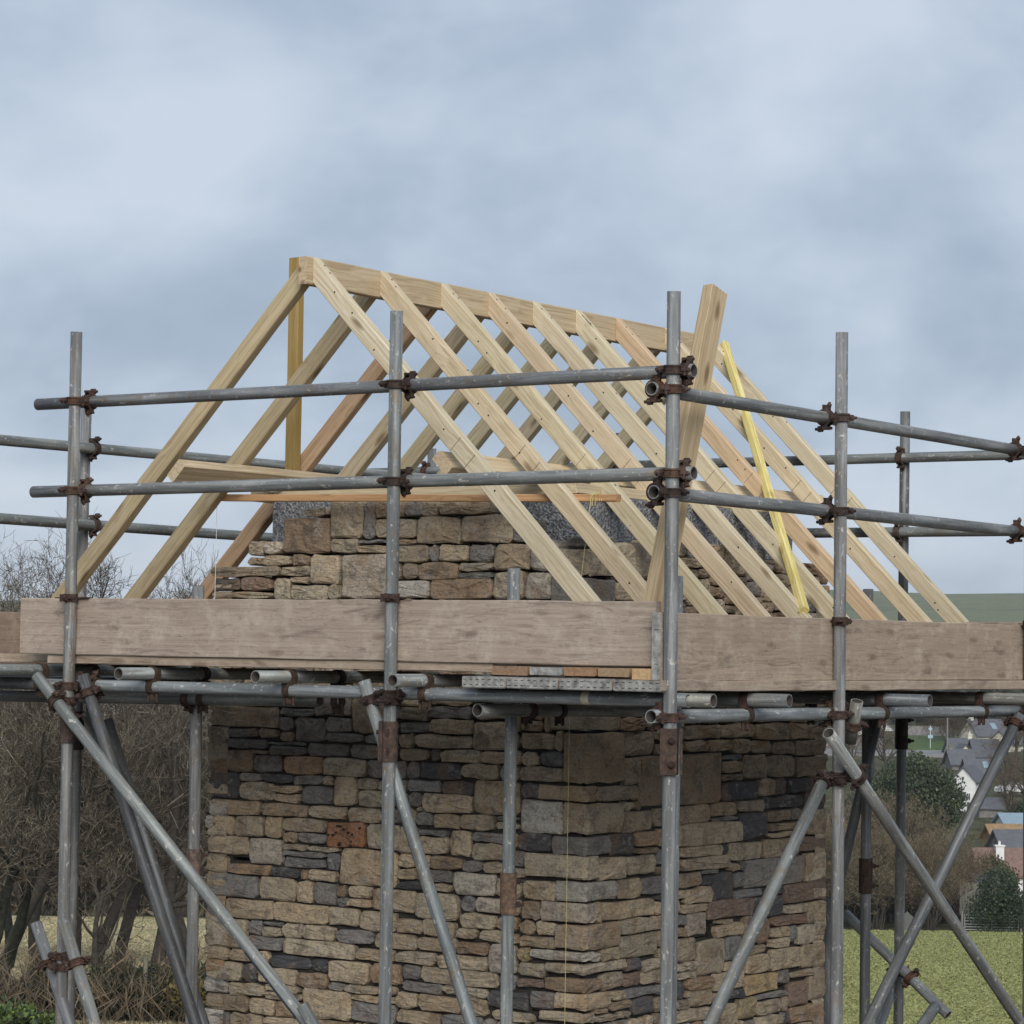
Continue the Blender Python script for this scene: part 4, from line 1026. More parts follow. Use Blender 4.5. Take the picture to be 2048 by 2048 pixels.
# ------------------------------------------------------------------ loose timbers and strings
def leanbeam(name, p0, p1, w, h, mat, label, cat, col, up):
    return tag(beam(name, p0, p1, w, h, mat, None, up=up, col=col), label, cat)
d0 = depth((.16, .22, Z0)); pb = atD(1312, 1210, d0); pt = atD(1431, 580, d0 + .42)
dr = (pb - pt).normalized(); pb = pt + dr * ((Z0 - .03 - pt.z) / dr.z)
to = Vector(CAM) - pt; to = (to * 1.0 + Vector(RT) * -1.2 * to.length).normalized()
leanbeam('leaning_timber', pb, pt, .047, .095, TIMBER, 'thick brown rough-sawn timber leaning upright behind the corner tube', 'timber', (.74, .655, .55), Vector(FW) * -.75 - Vector(RT) * .66)
def on_roof(px, py, lift):                        # point on the right-hand slope, lifted off the rafters
    r = ray(px, py); zr = ZR + lift * math.sqrt(2)
    t = (zr - VRG + CAM[1] - CAM[2]) / (r[2] - r[1]); return Vector(CAM + r * t)
a = on_roof(1449, 688, .022); b = on_roof(1608, 1222, .022)
leanbeam('yellow_batten', b, a, .036, .036, YELLOW, 'long bright yellow batten laid slanting across the right-hand rafters', 'batten', (1, 1, 1), Vector((0, -1, 1)))
a = onV(594, 516, 2.815); 
tag(beam('yellow_batten', (a.x, a.y, Z0 + .66), (a.x, a.y - .0, a.z), .040, .062, YELLOW, None, up=Vector(RT) * .78 - Vector(FW) * .62, col=(.46, .385, .36)), 'upright dull yellow batten standing behind the left-hand rafters near the ridge end', 'batten')
a = onU(447, 996, 1.0); b = onU(1237, 996, 1.0)
bat = tag(beam('string_batten', a, b, .036, .03, TIMBER, None, col=(.86, .58, .40)), 'thin reddish horizontal batten fixed across the gable to hold plumb strings', 'batten')
def string(pts, r, mat, label):
    m = MB()
    for p, q in zip(pts[:-1], pts[1:]): m.cyl(p, q, r, 5)
    return tag(m.build('string_line', mat, None, Matrix.Translation(pts[0])), label, 'string')
p = onU(434, 1005, .985)
string([p + Vector((0, 0, .02)), onU(433, 1060, .985), onU(431, 1135, .97), onU(429, 1230, .97)], .0011, STRINGW, 'thin white plumb string hanging at the left end of the string batten')
m_ = MB()
def run_string(pts, r):
    for p, q in zip(pts[:-1], pts[1:]): m_.cyl(p, q, r, 5)
run_string([onU(1196, 988, .978), onU(1184, 990, .975), onU(1180, 1010, .975), onU(1164, 1142, .975), onU(1150, 1290, .975), onU(1139, 1433, .975), onU(1134, 1750, .975), onU(1129, 2070, .975)], .0009)
for x0, x1 in ((1180, 1194), (1184, 1199), (1190, 1203)):
    run_string([onU(x0, 1012, .975), onU(x0 + 2, 990, .972), onU((x0 + x1) / 2 + 3, 984.5, .98), onU(x1, 987, 1.0), onU(x1, 1002, .975)], .0016)
tag(m_.build('string_line', STRINGY, None, Matrix.Translation(onU(1190, 990, .98))), 'yellow plumb string looped over the batten and hanging down in front of the corner', 'string')

# ------------------------------------------------------------------ trees
BARK = mat_plain('grey_bark', (0.052, 0.044, 0.036), 0.95, 0, 0.45, 9, 0.6)
IVYBARK = mat_plain('dark_ivied_bark', (0.022, 0.023, 0.016), 0.95, 0, 0.6, 7, 0.6)
def mat_twig():
    m, g, b = material('bare_twigs', 0.95, 0, 0.1)
    c = g.ramp(g.node('ShaderNodeNewGeometry').outputs['Random Per Island'], [(0.0, (0.045, 0.038, 0.032)), (0.55, (0.12, 0.104, 0.085)), (1.0, (0.30, 0.27, 0.22))])
    g.link(g.mix(1.0, c, g.node('ShaderNodeObjectInfo').outputs['Color'], 'MULTIPLY'), b.inputs['Base Color'])
    return m
TWIG = mat_twig()
def prisms(segs, name, mat, k):
    S = np.array([tuple(a) + tuple(b) for a, b, _, _ in segs]); R0 = np.array([s[2] for s in segs]); R1 = np.array([s[3] for s in segs])
    A, B = S[:, :3], S[:, 3:]; d = B - A; d /= np.linalg.norm(d, axis=1)[:, None] + 1e-9
    up = np.where(np.abs(d[:, 2:3]) < .9, np.array([[0, 0, 1.]]), np.array([[1., 0, 0]]))
    x = np.cross(d, up); x /= np.linalg.norm(x, axis=1)[:, None]; y = np.cross(d, x)
    n = len(segs); V = np.zeros((n, 2 * k, 3))
    for i in range(k):
        c, s = math.cos(2 * math.pi * i / k), math.sin(2 * math.pi * i / k)
        V[:, i] = A + (x * c + y * s) * R0[:, None]; V[:, k + i] = B + (x * c + y * s) * R1[:, None]
    base = (np.arange(n) * 2 * k)[:, None]
    fc = np.array([(i, (i + 1) % k, k + (i + 1) % k, k + i) for i in range(k)])
    FS = (base[:, :, None] + fc[None]).reshape(-1, 4)
    return np_mesh(name, V.reshape(-1, 3), FS, mat)
def np_mesh(name, V, FS, mat, smooth=False):
    me = bpy.data.meshes.new(name); nv, nf, k = len(V), len(FS), FS.shape[1]
    me.vertices.add(nv); me.vertices.foreach_set('co', V.astype(np.float32).ravel())
    me.loops.add(nf * k); me.loops.foreach_set('vertex_index', FS.astype(np.int32).ravel())
    me.polygons.add(nf); me.polygons.foreach_set('loop_start', np.arange(nf, dtype=np.int32) * k)
    me.materials.append(mat); me.update(calc_edges=True); me.validate(); return me
def rv(r): 
    v = Vector((r.gauss(0, 1), r.gauss(0, 1), r.gauss(0, 1))); return v.normalized()
def bare_tree(seed, h, r0, lean=(0, 0), spread=1.0, trunk_f=.3, limbs=9, dens=1.0, up=.25, stems=1, twig=.006, levels=3, crook=.22):
    r = random.Random(seed); big, small = [], []
    def grow(p, d, L, rad, lev):
        n = max(2, int(3 + L * .6)) if lev < 3 else 2; st = L / n; pts = []
        for i in range(n):
            d2 = (d + rv(r) * crook * (1 + .25 * lev) + Vector((0, 0, up * (.5 if lev else .15)))).normalized()
            q = p + d2 * st; ra, rb = rad * (1 - .62 * i / n), rad * (1 - .62 * (i + 1) / n)
            (big if lev < 2 else small).append((p, q, max(ra, twig * .6), max(rb, twig * .5)))
            pts.append((q, d2, rb)); p, d = q, d2
        if lev >= levels + 1: return
        m = [limbs, int(6 * dens) + 1, int(6 * dens) + 1, int(5 * dens)][min(lev, 3)] if lev or stems == 1 else limbs
        for c in range(m):
            t = r.uniform(trunk_f if lev == 0 else .15, 1.0); i = min(len(pts) - 1, int(t * len(pts))); q, dd, rb = pts[i]
            side = rv(r); side = (side - dd * side.dot(dd)).normalized()
            nd = (dd * r.uniform(.35, .9) + side * r.uniform(.5, 1.0) * (spread if lev < 2 else 1)).normalized()
            sub = L * (r.uniform(.42, .72) if lev else r.uniform(.45, .7)) * (1.12 - .5 * t)
            grow(q - dd * st * r.random() * .6, nd, sub, max(twig, rb * r.uniform(.45, .68)), lev + 1)
    for s in range(stems):
        a = 2 * math.pi * s / max(1, stems) + r.random(); sp = 0 if stems == 1 else r.uniform(.15, .75) * spread
        d = Vector((lean[0] + sp * math.cos(a), lean[1] + sp * math.sin(a), 1)).normalized()
        grow(Vector((0, 0, -.3)) + (Vector((math.cos(a), math.sin(a), 0)) * r.uniform(.1, .5) * (stems > 1)), d, h * r.uniform(.72, 1.0) * (.72 if stems == 1 else .62), r0 * (1 if stems == 1 else r.uniform(.4, .9)), 0)
    return big, small
def tree_root(name, p, label, cat, group, rz, sc):
    o = bpy.data.objects.new(name, None); o.empty_display_size = .2
    link(o, Matrix.Translation(p) @ Matrix.Rotation(rz, 4, 'Z') @ Matrix.Diagonal((sc, sc, sc, 1)))
    return tag(o, label, cat, group)
PROTO = {}
def proto(key, mat, col=(1, 1, 1), **kw):
    big, small = bare_tree(**kw)
    PROTO[key] = (prisms(big, 'trunk', mat, 7), prisms(small, 'crown', TWIG, 3), col)
proto('oak', BARK, (.85, .82, .78), seed=3, h=16.5, r0=.30, spread=1.15, limbs=14, dens=1.3, trunk_f=.3, twig=.009)
proto('oak_b', IVYBARK, (.9, .86, .78), seed=8, h=15, r0=.23, lean=(.28, .1), spread=1.1, limbs=14, dens=1.3, trunk_f=.32, twig=.009)
proto('ash', BARK, (.8, .77, .74), seed=21, h=16, r0=.24, lean=(-.12, 0), spread=.8, limbs=13, dens=1.2, up=.45, twig=.008)
proto('sapling', BARK, (.55, .5, .45), seed=33, h=4.6, r0=.12, spread=1.1, limbs=9, dens=.5, trunk_f=.2, twig=.012, levels=2)
proto('hazel', BARK, (1.25, 1.12, .95), seed=41, h=13.5, r0=.12, spread=.75, limbs=6, dens=.85, stems=12, up=.35, twig=.012, trunk_f=.2)
proto('hazel_b', BARK, (1.25, 1.02, .88), seed=47, h=12.5, r0=.11, spread=.95, limbs=6, dens=.9, stems=13, up=.22, twig=.012, trunk_f=.2)
def tree(key, px, d, label, rz=0., sc=1., name='bare_tree', group='bare winter trees beyond the scaffold', col=None, dz=0.):
    t, c, cc = PROTO[key]; o = tree_root(name, land(px, d, dz), label, 'tree', group, rz, sc)
    M = WM[o.name]; obj('trunk', t, M.copy(), o); q = obj('crown', c, M.copy(), o); k = col or cc; q.color = tuple(k) + (1,)
LT = 'bare trees beside the left scaffold'
tree('oak_b', -18, 74, 'leaning ivy-dark bare tree at the far left edge', 5.2, .80, group=LT)
tree('oak_b', 20, 80, 'thick ivied bare trunk leaning right just left of the left corner tube', 5.5, .86, group=LT)
tree('ash', 172, 78, 'dark bare trunk seen directly behind the pair of left corner tubes', .6, .84, group=LT, name='bare_tree')
tree('oak', 322, 79, 'stout dark bare tree between the dark braces and the left inner tube', 2.2, .76, group=LT)
tree('sapling', 222, 70, 'small dark forked bare tree standing in front of the pale field', 1.0, 1.0, group=LT)
tree('oak', 95, 96, 'tall bare tree rising above the toe board at left', 4.0, .80, group=LT)
tree('ash', 250, 100, 'slim upright bare tree with sparse twigs above the long toe board', 3.0, 1.03, group=LT)
tree('ash', 395, 98, 'bare tree whose twigs show beside the left wall edge', 4.4, .92, group=LT)
tree('ash', 28, 92, 'upright bare tree whose fine twigs stand above the boards at the far left edge', 1.9, 1.04, group=LT)
tree('ash', 118, 94, 'upright bare tree whose twigs show just left of the left corner tube', 5.1, 1.03, group=LT)
tree('ash', 205, 97, 'bare tree whose twigs show between the first two rafter feet', 2.4, 1.0, group=LT)
tree('oak_b', 40, 108, 'broad bare tree standing behind the leaning ivied ones at left', 1.4, .90, group=LT)
# bare trees along the far hedge, left
BLAB = ['first hedge tree from the left, cut by the picture edge', 'low bushy hedge tree left of the left corner tubes', 'tall hedge tree directly behind the left corner tubes', 'low bushy hedge tree between the corner tubes and the dark braces', 'tall hedge tree behind the dark braces', 'low bushy hedge tree right of the dark braces', 'slim hedge tree beside the left inner tube', 'low hedge tree next to the left wall edge']
BL = 'bare hedge trees beyond the pale field at left'
for k, (px, d, s, kk) in enumerate(((-60, 222, 1.05, 'oak'), (40, 216, .9, 'hazel'), (120, 228, 1.1, 'oak_b'), (200, 214, .85, 'hazel_b'), (265, 226, 1.05, 'oak'), (330, 215, .9, 'hazel'), (400, 224, 1.0, 'ash'), (460, 218, .9, 'hazel_b'))):
    if k not in (1, 4, 6): tree(kk, px, d, BLAB[k], k * 1.3, s, group=BL, col=(.85, .75, .66))
HLAB = ['bushy bare hazel just right of the stone wall edge', 'bushy bare hazel between the front tube and the sleeved inner tube', 'bushy bare hazel directly behind the sleeved inner tube', 'bushy bare hazel behind the far tube with the dark joint',
        'bushy bare hazel in front of the broad evergreen tree', 'bushy bare hazel left of the holly bush by the gate', 'taller hazel at the back, below the evergreen tree', 'taller hazel at the back, left of the evergreen tree', 'hazel hidden mostly behind the right wall corner']
HZ = 'bushy bare hazels along the field edge at right'
for k, (px, d, s, kk) in enumerate(((1668, 207, .8, 'hazel'), (1708, 212, .9, 'hazel_b'), (1760, 209, .78, 'hazel'), (1815, 214, .72, 'hazel_b'), (1868, 210, .74, 'hazel'), (1918, 216, .66, 'hazel_b'), (1838, 226, .86, 'hazel'), (1735, 228, .92, 'hazel'), (1610, 215, .8, 'hazel_b'))):
    tree(kk, px, d, HLAB[k], k * 2.1, s, 'hazel_bush', HZ, col=(1.3, 1.1, .95) if k % 2 else (1.2, 1.1, .86))
VLAB = ['bare tree beside the white car at the right edge', 'bare tree below the pale blue-grey roof at the right edge', 'bare tree below the white gabled house', 'small bare tree right of the sleeved inner tube below the garden wall', 'bare tree below the white bungalow at the village left', 'bare bush beside the utility pole and slate roofs', 'bare tree behind the white car']
BM = 'bare trees among the village houses'
for k, (px, d, s, kk) in enumerate(((2030, 300, .8, 'ash'), (2055, 318, .9, 'oak'), (1750, 380, 1.0, 'ash'), (1782, 372, .85, 'oak'), (1700, 360, .9, 'oak'), (1905, 432, .8, 'hazel_b'), (2040, 400, .9, 'oak'))):
    tree(kk, px, d, VLAB[k], k * 1.7, s, group=BM, col=(.95, .82, .7))

# evergreen masses: many small leaf clumps through a volume
def leaf_mesh(name, blobs, n, size, mat, seed, tall=1.0, droop=.0):
    r = np.random.default_rng(seed); w = np.array([b[3] * b[4] * b[5] for b in blobs]) ** .7; w /= w.sum()
    ix = r.choice(len(blobs), n, p=w); B = np.array([b[:6] for b in blobs])[ix]
    u = r.normal(size=(n, 3)); u /= np.linalg.norm(u, axis=1)[:, None]; rad = r.uniform(.55, 1.06, (n, 1)) * (1 + .16 * np.sin(u[:, :1] * 7 + ix[:, None]) * np.cos(u[:, 2:] * 6))
    P_ = B[:, :3] + u * rad * B[:, 3:6]
    a = r.normal(size=(n, 3)); a[:, 2] = np.abs(a[:, 2]) * tall + .2 * tall; a += u * .7; a /= np.linalg.norm(a, axis=1)[:, None]
    b = np.cross(a, r.normal(size=(n, 3))); b /= np.linalg.norm(b, axis=1)[:, None]
    s = size * r.uniform(.5, 1.4, (n, 1))
    V = np.stack([P_ - b * s * .45, P_ + a * s * .6 - b * 0 + b * s * .1, P_ + b * s * .45, P_ - a * s * .6], 1).reshape(-1, 3)
    return np_mesh(name, V, np.arange(4 * n).reshape(-1, 4), mat)
YEW = mat_leaf('evergreen_leaf', (0.05, 0.07, 0.036), .65); HOLLY = mat_leaf('dark_holly_leaf', (0.034, 0.055, 0.028), .7)
IVY = mat_leaf('bramble_leaf', (0.065, 0.10, 0.03), .8); BROWNB = mat_leaf('dry_thicket_leaf', (0.04, 0.042, 0.024), .6); WOODL = mat_leaf('far_wood_leaf', (0.04, 0.05, 0.032), .5)
def bush(name, p, blobs, n, size, mat, label, cat, seed, trunk=True, group=None, **k):
    o = empty(name, p, label, cat, group, 0)
    M = WM[o.name]; q = obj('crown' if trunk else 'foliage', leaf_mesh('foliage', blobs, n, size, mat, seed, **k), M.copy(), o)
    m = MB(); r = random.Random(seed)
    for b in blobs[:6]:
        m.cyl(Vector(p) + Vector((b[0] * .2, b[1] * .2, -.4)), Vector(p) + Vector(b[:3]), .1 * b[3] ** .5, 6, .03)
    m.build('trunk' if trunk else 'stems', BARK, o)
def side(x, z, y=0): return tuple(Vector(RT) * x + Vector(FW) * y + Vector((0, 0, z)))
def bl(x, y, z, rx, ry, rz): return side(x, z, y) + (rx, ry, rz)
bush('evergreen_tree', land(1838, 262), [bl(-.6, 0, 7.9, 3.6, 2.8, 3.0), bl(-3.2, 0, 6.8, 2.3, 2.2, 2.6), bl(2.4, 0, 6.8, 2.2, 2.2, 2.9), bl(.2, -.5, 9.2, 2.2, 1.8, 1.9), bl(-1.2, 0, 5.0, 3.8, 2.6, 3.6), bl(-4.8, 0, 5.2, 1.8, 1.8, 2.0)], 34000, .22, YEW, 'broad dark evergreen tree rising behind the bare hazels', 'tree', 2, tall=1.6)
bush('holly_bush', land(2003, 205), [bl(0, 0, 2.6, 1.9, 1.6, 2.3), bl(-.7, 0, 1.4, 2.0, 1.6, 1.6), bl(.9, 0, 1.6, 1.9, 1.5, 1.7), bl(2.2, 0, 1.3, 1.3, 1.2, 1.5)], 16000, .13, HOLLY, 'dark green holly bush beside the metal field gate', 'bush', 4)
bush('laurel_bush', land(1745, 300), [bl(0, 0, 2.5, 2.8, 2, 2.8), bl(-2.5, 0, 2, 2, 2, 2.2), bl(2.4, 0, 3, 2.2, 2, 2.6)], 12000, .22, YEW, 'dark green bush left of the broad evergreen tree', 'bush', 6)
bush('gorse_bush', land(1985, 232), [bl(0, 0, 3.0, 1.6, 1.4, 1.5), bl(-1.2, 0, 2.2, 1.5, 1.5, 1.6), bl(.8, 0, 2.0, 2.0, 1.5, 1.7)], 7000, .17, mat_leaf('olive_leaf', (0.075, 0.07, 0.03), .5), 'olive brown bush below the orange thatched gable', 'bush', 7)
bush('dark_shrub', land(2046, 302), [bl(0, 0, 1.8, 1.8, 1.5, 1.9), bl(-1.4, 0, 1.2, 1.4, 1.2, 1.3)], 2500, .3, HOLLY, 'dark shrub at the right edge below the parked white car', 'bush', 9)
bush('bramble_patch', land(40, 44), [bl(0, 0, .75, .62, .6, .42), bl(.5, .2, .62, .5, .5, .38), bl(-.5, .2, .7, .5, .5, .4), bl(.75, 0, .4, .4, .4, .35)], 2600, .085, IVY, 'bright green bramble and ivy patch at the bottom left corner', 'bush', 12, trunk=False, tall=.3)
bush('thicket', land(290, 60), [bl(-.6, 0, .85, .75, .6, .5), bl(.2, .3, .8, .75, .6, .45), bl(1.0, .1, .7, .6, .6, .5), bl(-1.3, .2, .6, .6, .5, .4)], 9000, .05, BROWNB, 'dark low thicket at the foot of the bare trees', 'bush', 13, trunk=False)
bush('thicket', land(395, 58), [bl(0, 0, .75, .4, .5, .35), bl(.3, 0, .6, .35, .4, .35)], 1200, .08, mat_leaf('russet_leaf', (.09, .075, .025), .8), 'small green and russet shrub beside the left wall foot', 'bush', 14, trunk=False)
for k, (px, d) in enumerate(((238, 61), (310, 60))):
    p = land(px, d); m = MB(); m.cyl(p - Vector((0, 0, .4)), p + Vector((0, 0, 1.35 + .1 * k)), .055, 8, .05)
    tag(m.build('fence_post', mat_plain('grey_post_wood', (.16, .15, .11), .9, 0, .4, 12, .5), None, Matrix.Translation(p)), ['grey wooden fence post left of the stout dark tree', 'grey wooden fence post at the foot of the stout dark tree'][k], 'fence post')

# dark wood on the far slope behind the village
def far_wood():
    r = np.random.default_rng(4); n = 26000
    d = r.uniform(480, 640, n); px = r.uniform(-300, 2350, n); lat = (px - 1024) / F * d
    z = np.array([land_h(a) for a in d]) + 8 * r.random(n) ** .7 * (.6 + .4 * np.sin(px * .021) * np.cos(d * .05))
    P_ = CAM[None] + FW[None] * d[:, None] + RT[None] * lat[:, None]; P_[:, 2] = z
    a = r.normal(size=(n, 3)); a /= np.linalg.norm(a, axis=1)[:, None]; b = np.cross(a, r.normal(size=(n, 3))); b /= np.linalg.norm(b, axis=1)[:, None]
    s = r.uniform(.8, 2.0, (n, 1))
    V = np.stack([P_ - b * s, P_ + a * s, P_ + b * s, P_ - a * s], 1).reshape(-1, 3)
    tag(obj('far_woodland', np_mesh('far_woodland', V, np.arange(4 * n).reshape(-1, 4), WOODL)), 'dark distant woodland on the slope behind the village', 'woodland', kind='stuff')
far_wood()
def hedge_bank(name, px0, px1, d, h, n, mat, seed, label, s0=.25, s1=.75, wd=.18, deep=2.5):
    r = np.random.default_rng(seed); px = r.uniform(px0, px1, n); dd = d + r.uniform(-deep, deep, n); lat = (px - 1024) / F * dd
    P_ = CAM[None] + FW[None] * dd[:, None] + RT[None] * lat[:, None]
    P_[:, 2] = np.array([land_h(x) for x in dd]) + h * r.random(n) * (.75 + .25 * np.sin(px * .06 + 2 * np.sin(px * .017)))
    a = r.normal(size=(n, 3)); a[:, 2] = np.abs(a[:, 2]) + .6; a /= np.linalg.norm(a, axis=1)[:, None]; b = np.cross(a, r.normal(size=(n, 3))); b /= np.linalg.norm(b, axis=1)[:, None]
    s = r.uniform(s0, s1, (n, 1))
    V = np.stack([P_ - b * s * wd, P_ + a * s, P_ + b * s * wd, P_ - a * s], 1).reshape(-1, 3)
    tag(obj(name, np_mesh(name, V, np.arange(4 * n).reshape(-1, 4), mat)), label, 'hedge', kind='stuff')
HED = mat_leaf('hedge_twig', (0.075, 0.062, 0.042), .5)
hedge_bank('field_hedge', -350, 1600, 213, 4.2, 27000, HED, 3, 'brown winter hedge beyond the pale field at left')
hedge_bank('field_hedge', 1560, 1950, 219, 6.0, 9000, HED, 5, 'brown winter hedge behind the hazels at right')

hedge_bank('undergrowth', -160, 440, 63, 1.15, 9000, mat_leaf('dark_undergrowth', (0.034, 0.034, 0.02), .7), 8, 'dark tangled undergrowth along the foot of the left trees', .08, .26, .16, 3.5)
hedge_bank('dead_bramble', -120, 420, 60, 1.7, 2600, mat_leaf('dead_stem', (0.11, 0.085, 0.055), .5), 9, 'dead brown bramble stems standing above the dark undergrowth', .15, .5, .035, 3)
def tufts(name, px0, px1, n, mat, seed, label):
    r = np.random.default_rng(seed); d = 1 / r.uniform(1 / 205, 1 / 58, n); px = r.uniform(px0, px1, n); lat = (px - 1024) / F * d
    P_ = CAM[None] + FW[None] * d[:, None] + RT[None] * lat[:, None]; P_[:, 2] = np.array([land_h(x) for x in d])
    th = r.uniform(0, 2 * math.pi, n); b = np.stack([np.cos(th), np.sin(th), 0 * th], 1); a = np.stack([r.normal(0, .45, n), r.normal(0, .45, n), np.ones(n)], 1)
    h = r.uniform(.03, .10, (n, 1)); w = r.uniform(.02, .08, (n, 1))
    V = np.stack([P_ - b * w, P_ - b * w * .5 + a * h, P_ + b * w * .6 + a * h * .8, P_ + b * w], 1).reshape(-1, 3)
    tag(obj(name, np_mesh(name, V, np.arange(4 * n).reshape(-1, 4), mat)), label, 'grass', kind='stuff')
tufts('grass_tufts', 724, 2350, 300000, mat_leaf('tuft_green', (0.225, 0.235, 0.095), .14), 21, 'tussocky yellow-green grass of the field at right')
tufts('grass_tufts', -350, 724, 110000, mat_leaf('tuft_straw', (0.36, 0.315, 0.195), .25), 22, 'pale dry grass of the field seen between the left trees')
# ------------------------------------------------------------------ village
WHITEW = mat_plain('white_render', (.68, .68, .66), .9, 0, .08, 1.0, 0); CREAMW = mat_plain('cream_render', (.62, .59, .48), .9, 0, .08, 1.0, 0)
SLATE = mat_plain('slate_roof', (.105, .108, .12), .75, 0, .22, 2.5, .3); TILE = mat_plain('brown_tile_roof', (.19, .12, .10), .85, 0, .3, 2.5, .3)
BLUER = mat_plain('blue_grey_roof', (.22, .29, .34), .6, 0, .1, 2, 0); THATCH = mat_plain('orange_thatch', (.27, .18, .10), .9, 0, .25, 3, .3)
GLASS, gg, gb = material('window_glass', .15, 0, .5); gb.inputs['Base Color'].default_value = (.03, .04, .05, 1)
STW = mat_plain('grey_stone_wall', (.17, .16, .15), .95, 0, .4, 1.5, .5); REDC = mat_plain('red_clay', (.3, .12, .07), .9)
FASC = mat_plain('dark_fascia', (.07, .06, .055), .8)
def house(px, d, rot, L, Wd, hw, hr, wall_m, roof_m, label, cat='house', chim=(), wins=(), dz=0., name='house', sky_l=()):
    """gable house: local x along the ridge, rot turns it from facing the camera's right"""
    p = land(px, d, dz); th = math.atan2(RT[1], RT[0]) + rot
    o = empty(name, p, label, cat, None, th); M = WM[o.name]
    vs = []
    for x in (-L / 2, L / 2):
        vs += [(x, -Wd / 2, -3), (x, Wd / 2, -3), (x, Wd / 2, hw), (x, 0, hw + hr), (x, -Wd / 2, hw)]
    fs = [(0, 1, 2, 3, 4), (9, 8, 7, 6, 5), (0, 4, 9, 5), (1, 6, 7, 2), (2, 7, 8, 3), (3, 8, 9, 4)]
    obj('wall', mesh('wall', vs, fs, wall_m), M.copy(), o)
    e, t = .35, .16; k = hr / (Wd / 2); rs = []; rf = []
    for s in (-1, 1):
        y0, z0 = s * (Wd / 2 + e), hw - e * k
        n = len(rs)
        for x in (-L / 2 - e, L / 2 + e): rs += [(x, y0, z0 + .03), (x, y0, z0 + t + .05), (x, 0, hw + hr + t + .05), (x, 0, hw + hr + .03)]
        rf += [tuple(n + q for q in f) for f in ((0, 1, 2, 3), (7, 6, 5, 4), (1, 5, 6, 2), (0, 3, 7, 4), (0, 4, 5, 1))]
    rr = obj('roof', mesh('roof', rs, rf, roof_m), M.copy(), o)
    for x, y, hh, w in chim:
        b = MB(); zz = hw + hr - abs(y) * k
        b.box((x, y, zz + hh / 2 - .3), (w, w * .8, hh + .6)); b.box((x, y, zz + hh + .05), (w + .16, w * .8 + .16, .12)); b.cyl((x, y, zz + hh), (x, y, zz + hh + .45), .13, 8, .1)
        link(bpy.data.objects.new('chimney', b.mesh('chimney', wall_m)), M.copy(), rr)
    for face, a, z, w, h in wins:
        b = MB(); pb = MB()
        ax = {'f': ((1, 0, 0), (0, -1, 0), (0, -Wd / 2)), 'b': ((1, 0, 0), (0, 1, 0), (0, Wd / 2)), 'e': ((0, 1, 0), (1, 0, 0), (L / 2, 0)), 'w': ((0, 1, 0), (-1, 0, 0), (-L / 2, 0))}[face]
        A, N = Vector(ax[0]), Vector(ax[1]); c = A * a + N * (Wd / 2 if face in 'fb' else L / 2) + Vector((0, 0, z)); U = Vector((0, 0, 1))
        for q in (-1, 1): b.box(c + A * q * (w / 2) + N * .02, (.09, .1, h + .09), (A, N, U)); b.box(c + U * q * (h / 2) + N * .02, (w - .09, .1, .09), (A, N, U))
        for q in ((-1, 1) if w > 1.2 else (0,)): b.box(c + A * q * w / 6 + N * .02, (.06, .08, h - .09), (A, N, U))
        wo = link(bpy.data.objects.new('window', b.mesh('window', WHITEW)), M.copy(), o)
        pb.box(c + N * .01, (w - .02, .05, h - .02), (A, N, U)); link(bpy.data.objects.new('pane', pb.mesh('pane', GLASS)), M.copy(), wo)
    for x, s, w in sky_l:
        b = MB(); sl_ = math.atan2(hr, Wd / 2); A = Vector((1, 0, 0)); B = Vector((0, -s * math.cos(sl_), math.sin(sl_))); N = A.cross(B) * (1 if s > 0 else -1); N = N if N.z > 0 else -N
        b.box(Vector((x, s * Wd / 4, hw + hr / 2 + .24)), (w, 1.3, .08), (A, B, N)); link(bpy.data.objects.new('skylight', b.mesh('skylight', BLUER)), M.copy(), rr)
    return o, M
PI = math.pi
def at_top(px, py, d):                             # ground offset that puts a roof ridge at this image height
    return CAM[2] + (1304.5 + .015 * (px - 1024) - py) / F * d - land_h(d)
def house2(px, d, rot, L, Wd, hw, hr, wm, rm, label, cat='house', ridge=None, **k):
    if ridge is not None: k['dz'] = at_top(px, ridge, d) - hw - hr
    return house(px, d, rot, L, Wd, hw, hr, wm, rm, label, cat, **k)
house2(1712, 462, PI / 2 - .25, 6.5, 4.6, 2.2, 1.7, WHITEW, SLATE, 'white bungalow with a front gable, upper left of the village', wins=(('w', .9, 1.2, 1.0, .9), ('w', -1.1, 1.2, .9, .9)), ridge=1442)
house2(1771, 470, PI / 2 - .12, 7, 3.4, 2.4, 1.5, WHITEW, SLATE, 'white gabled house with one large window beside the dark inner tube', wins=(('w', .1, 1.2, 1.4, 1.1), ('w', 0, 2.8, .4, .35)), ridge=1440)
house2(1972, 440, .5, 6.2, 4.6, 2.6, 2.3, CREAMW, SLATE, 'cream house with sloping slate roof, highest at right', chim=((-2.6, 0, .7, .6),), wins=(('f', -1, 1.6, .8, .8), ('w', 0, 1.6, .8, .8)), sky_l=((1.0, -1, 1.0),), ridge=1440)
house2(2022, 430, .9, 6, 4.5, 3.0, 1.9, CREAMW, SLATE, 'pale house half hidden behind the diagonal brace at the top right', wins=(('f', 0, 1.8, .9, .9), ('w', 0, 1.8, .8, .8)), ridge=1462)
house2(1924, 415, .12, 3.6, 4.4, 2.4, 1.9, CREAMW, SLATE, 'left slate-roofed cottage of the row above the evergreen tree', chim=((1.5, 0, .7, .6),), wins=(('f', .6, 1.5, .7, .8),), ridge=1478)
house2(1930, 408, PI / 2 + .1, 3.0, 2.0, 2.0, 1.2, CREAMW, SLATE, 'small cream gable set against the slate-roofed cottage row', wins=(('w', 0, 1.2, .5, .6),), ridge=1489)
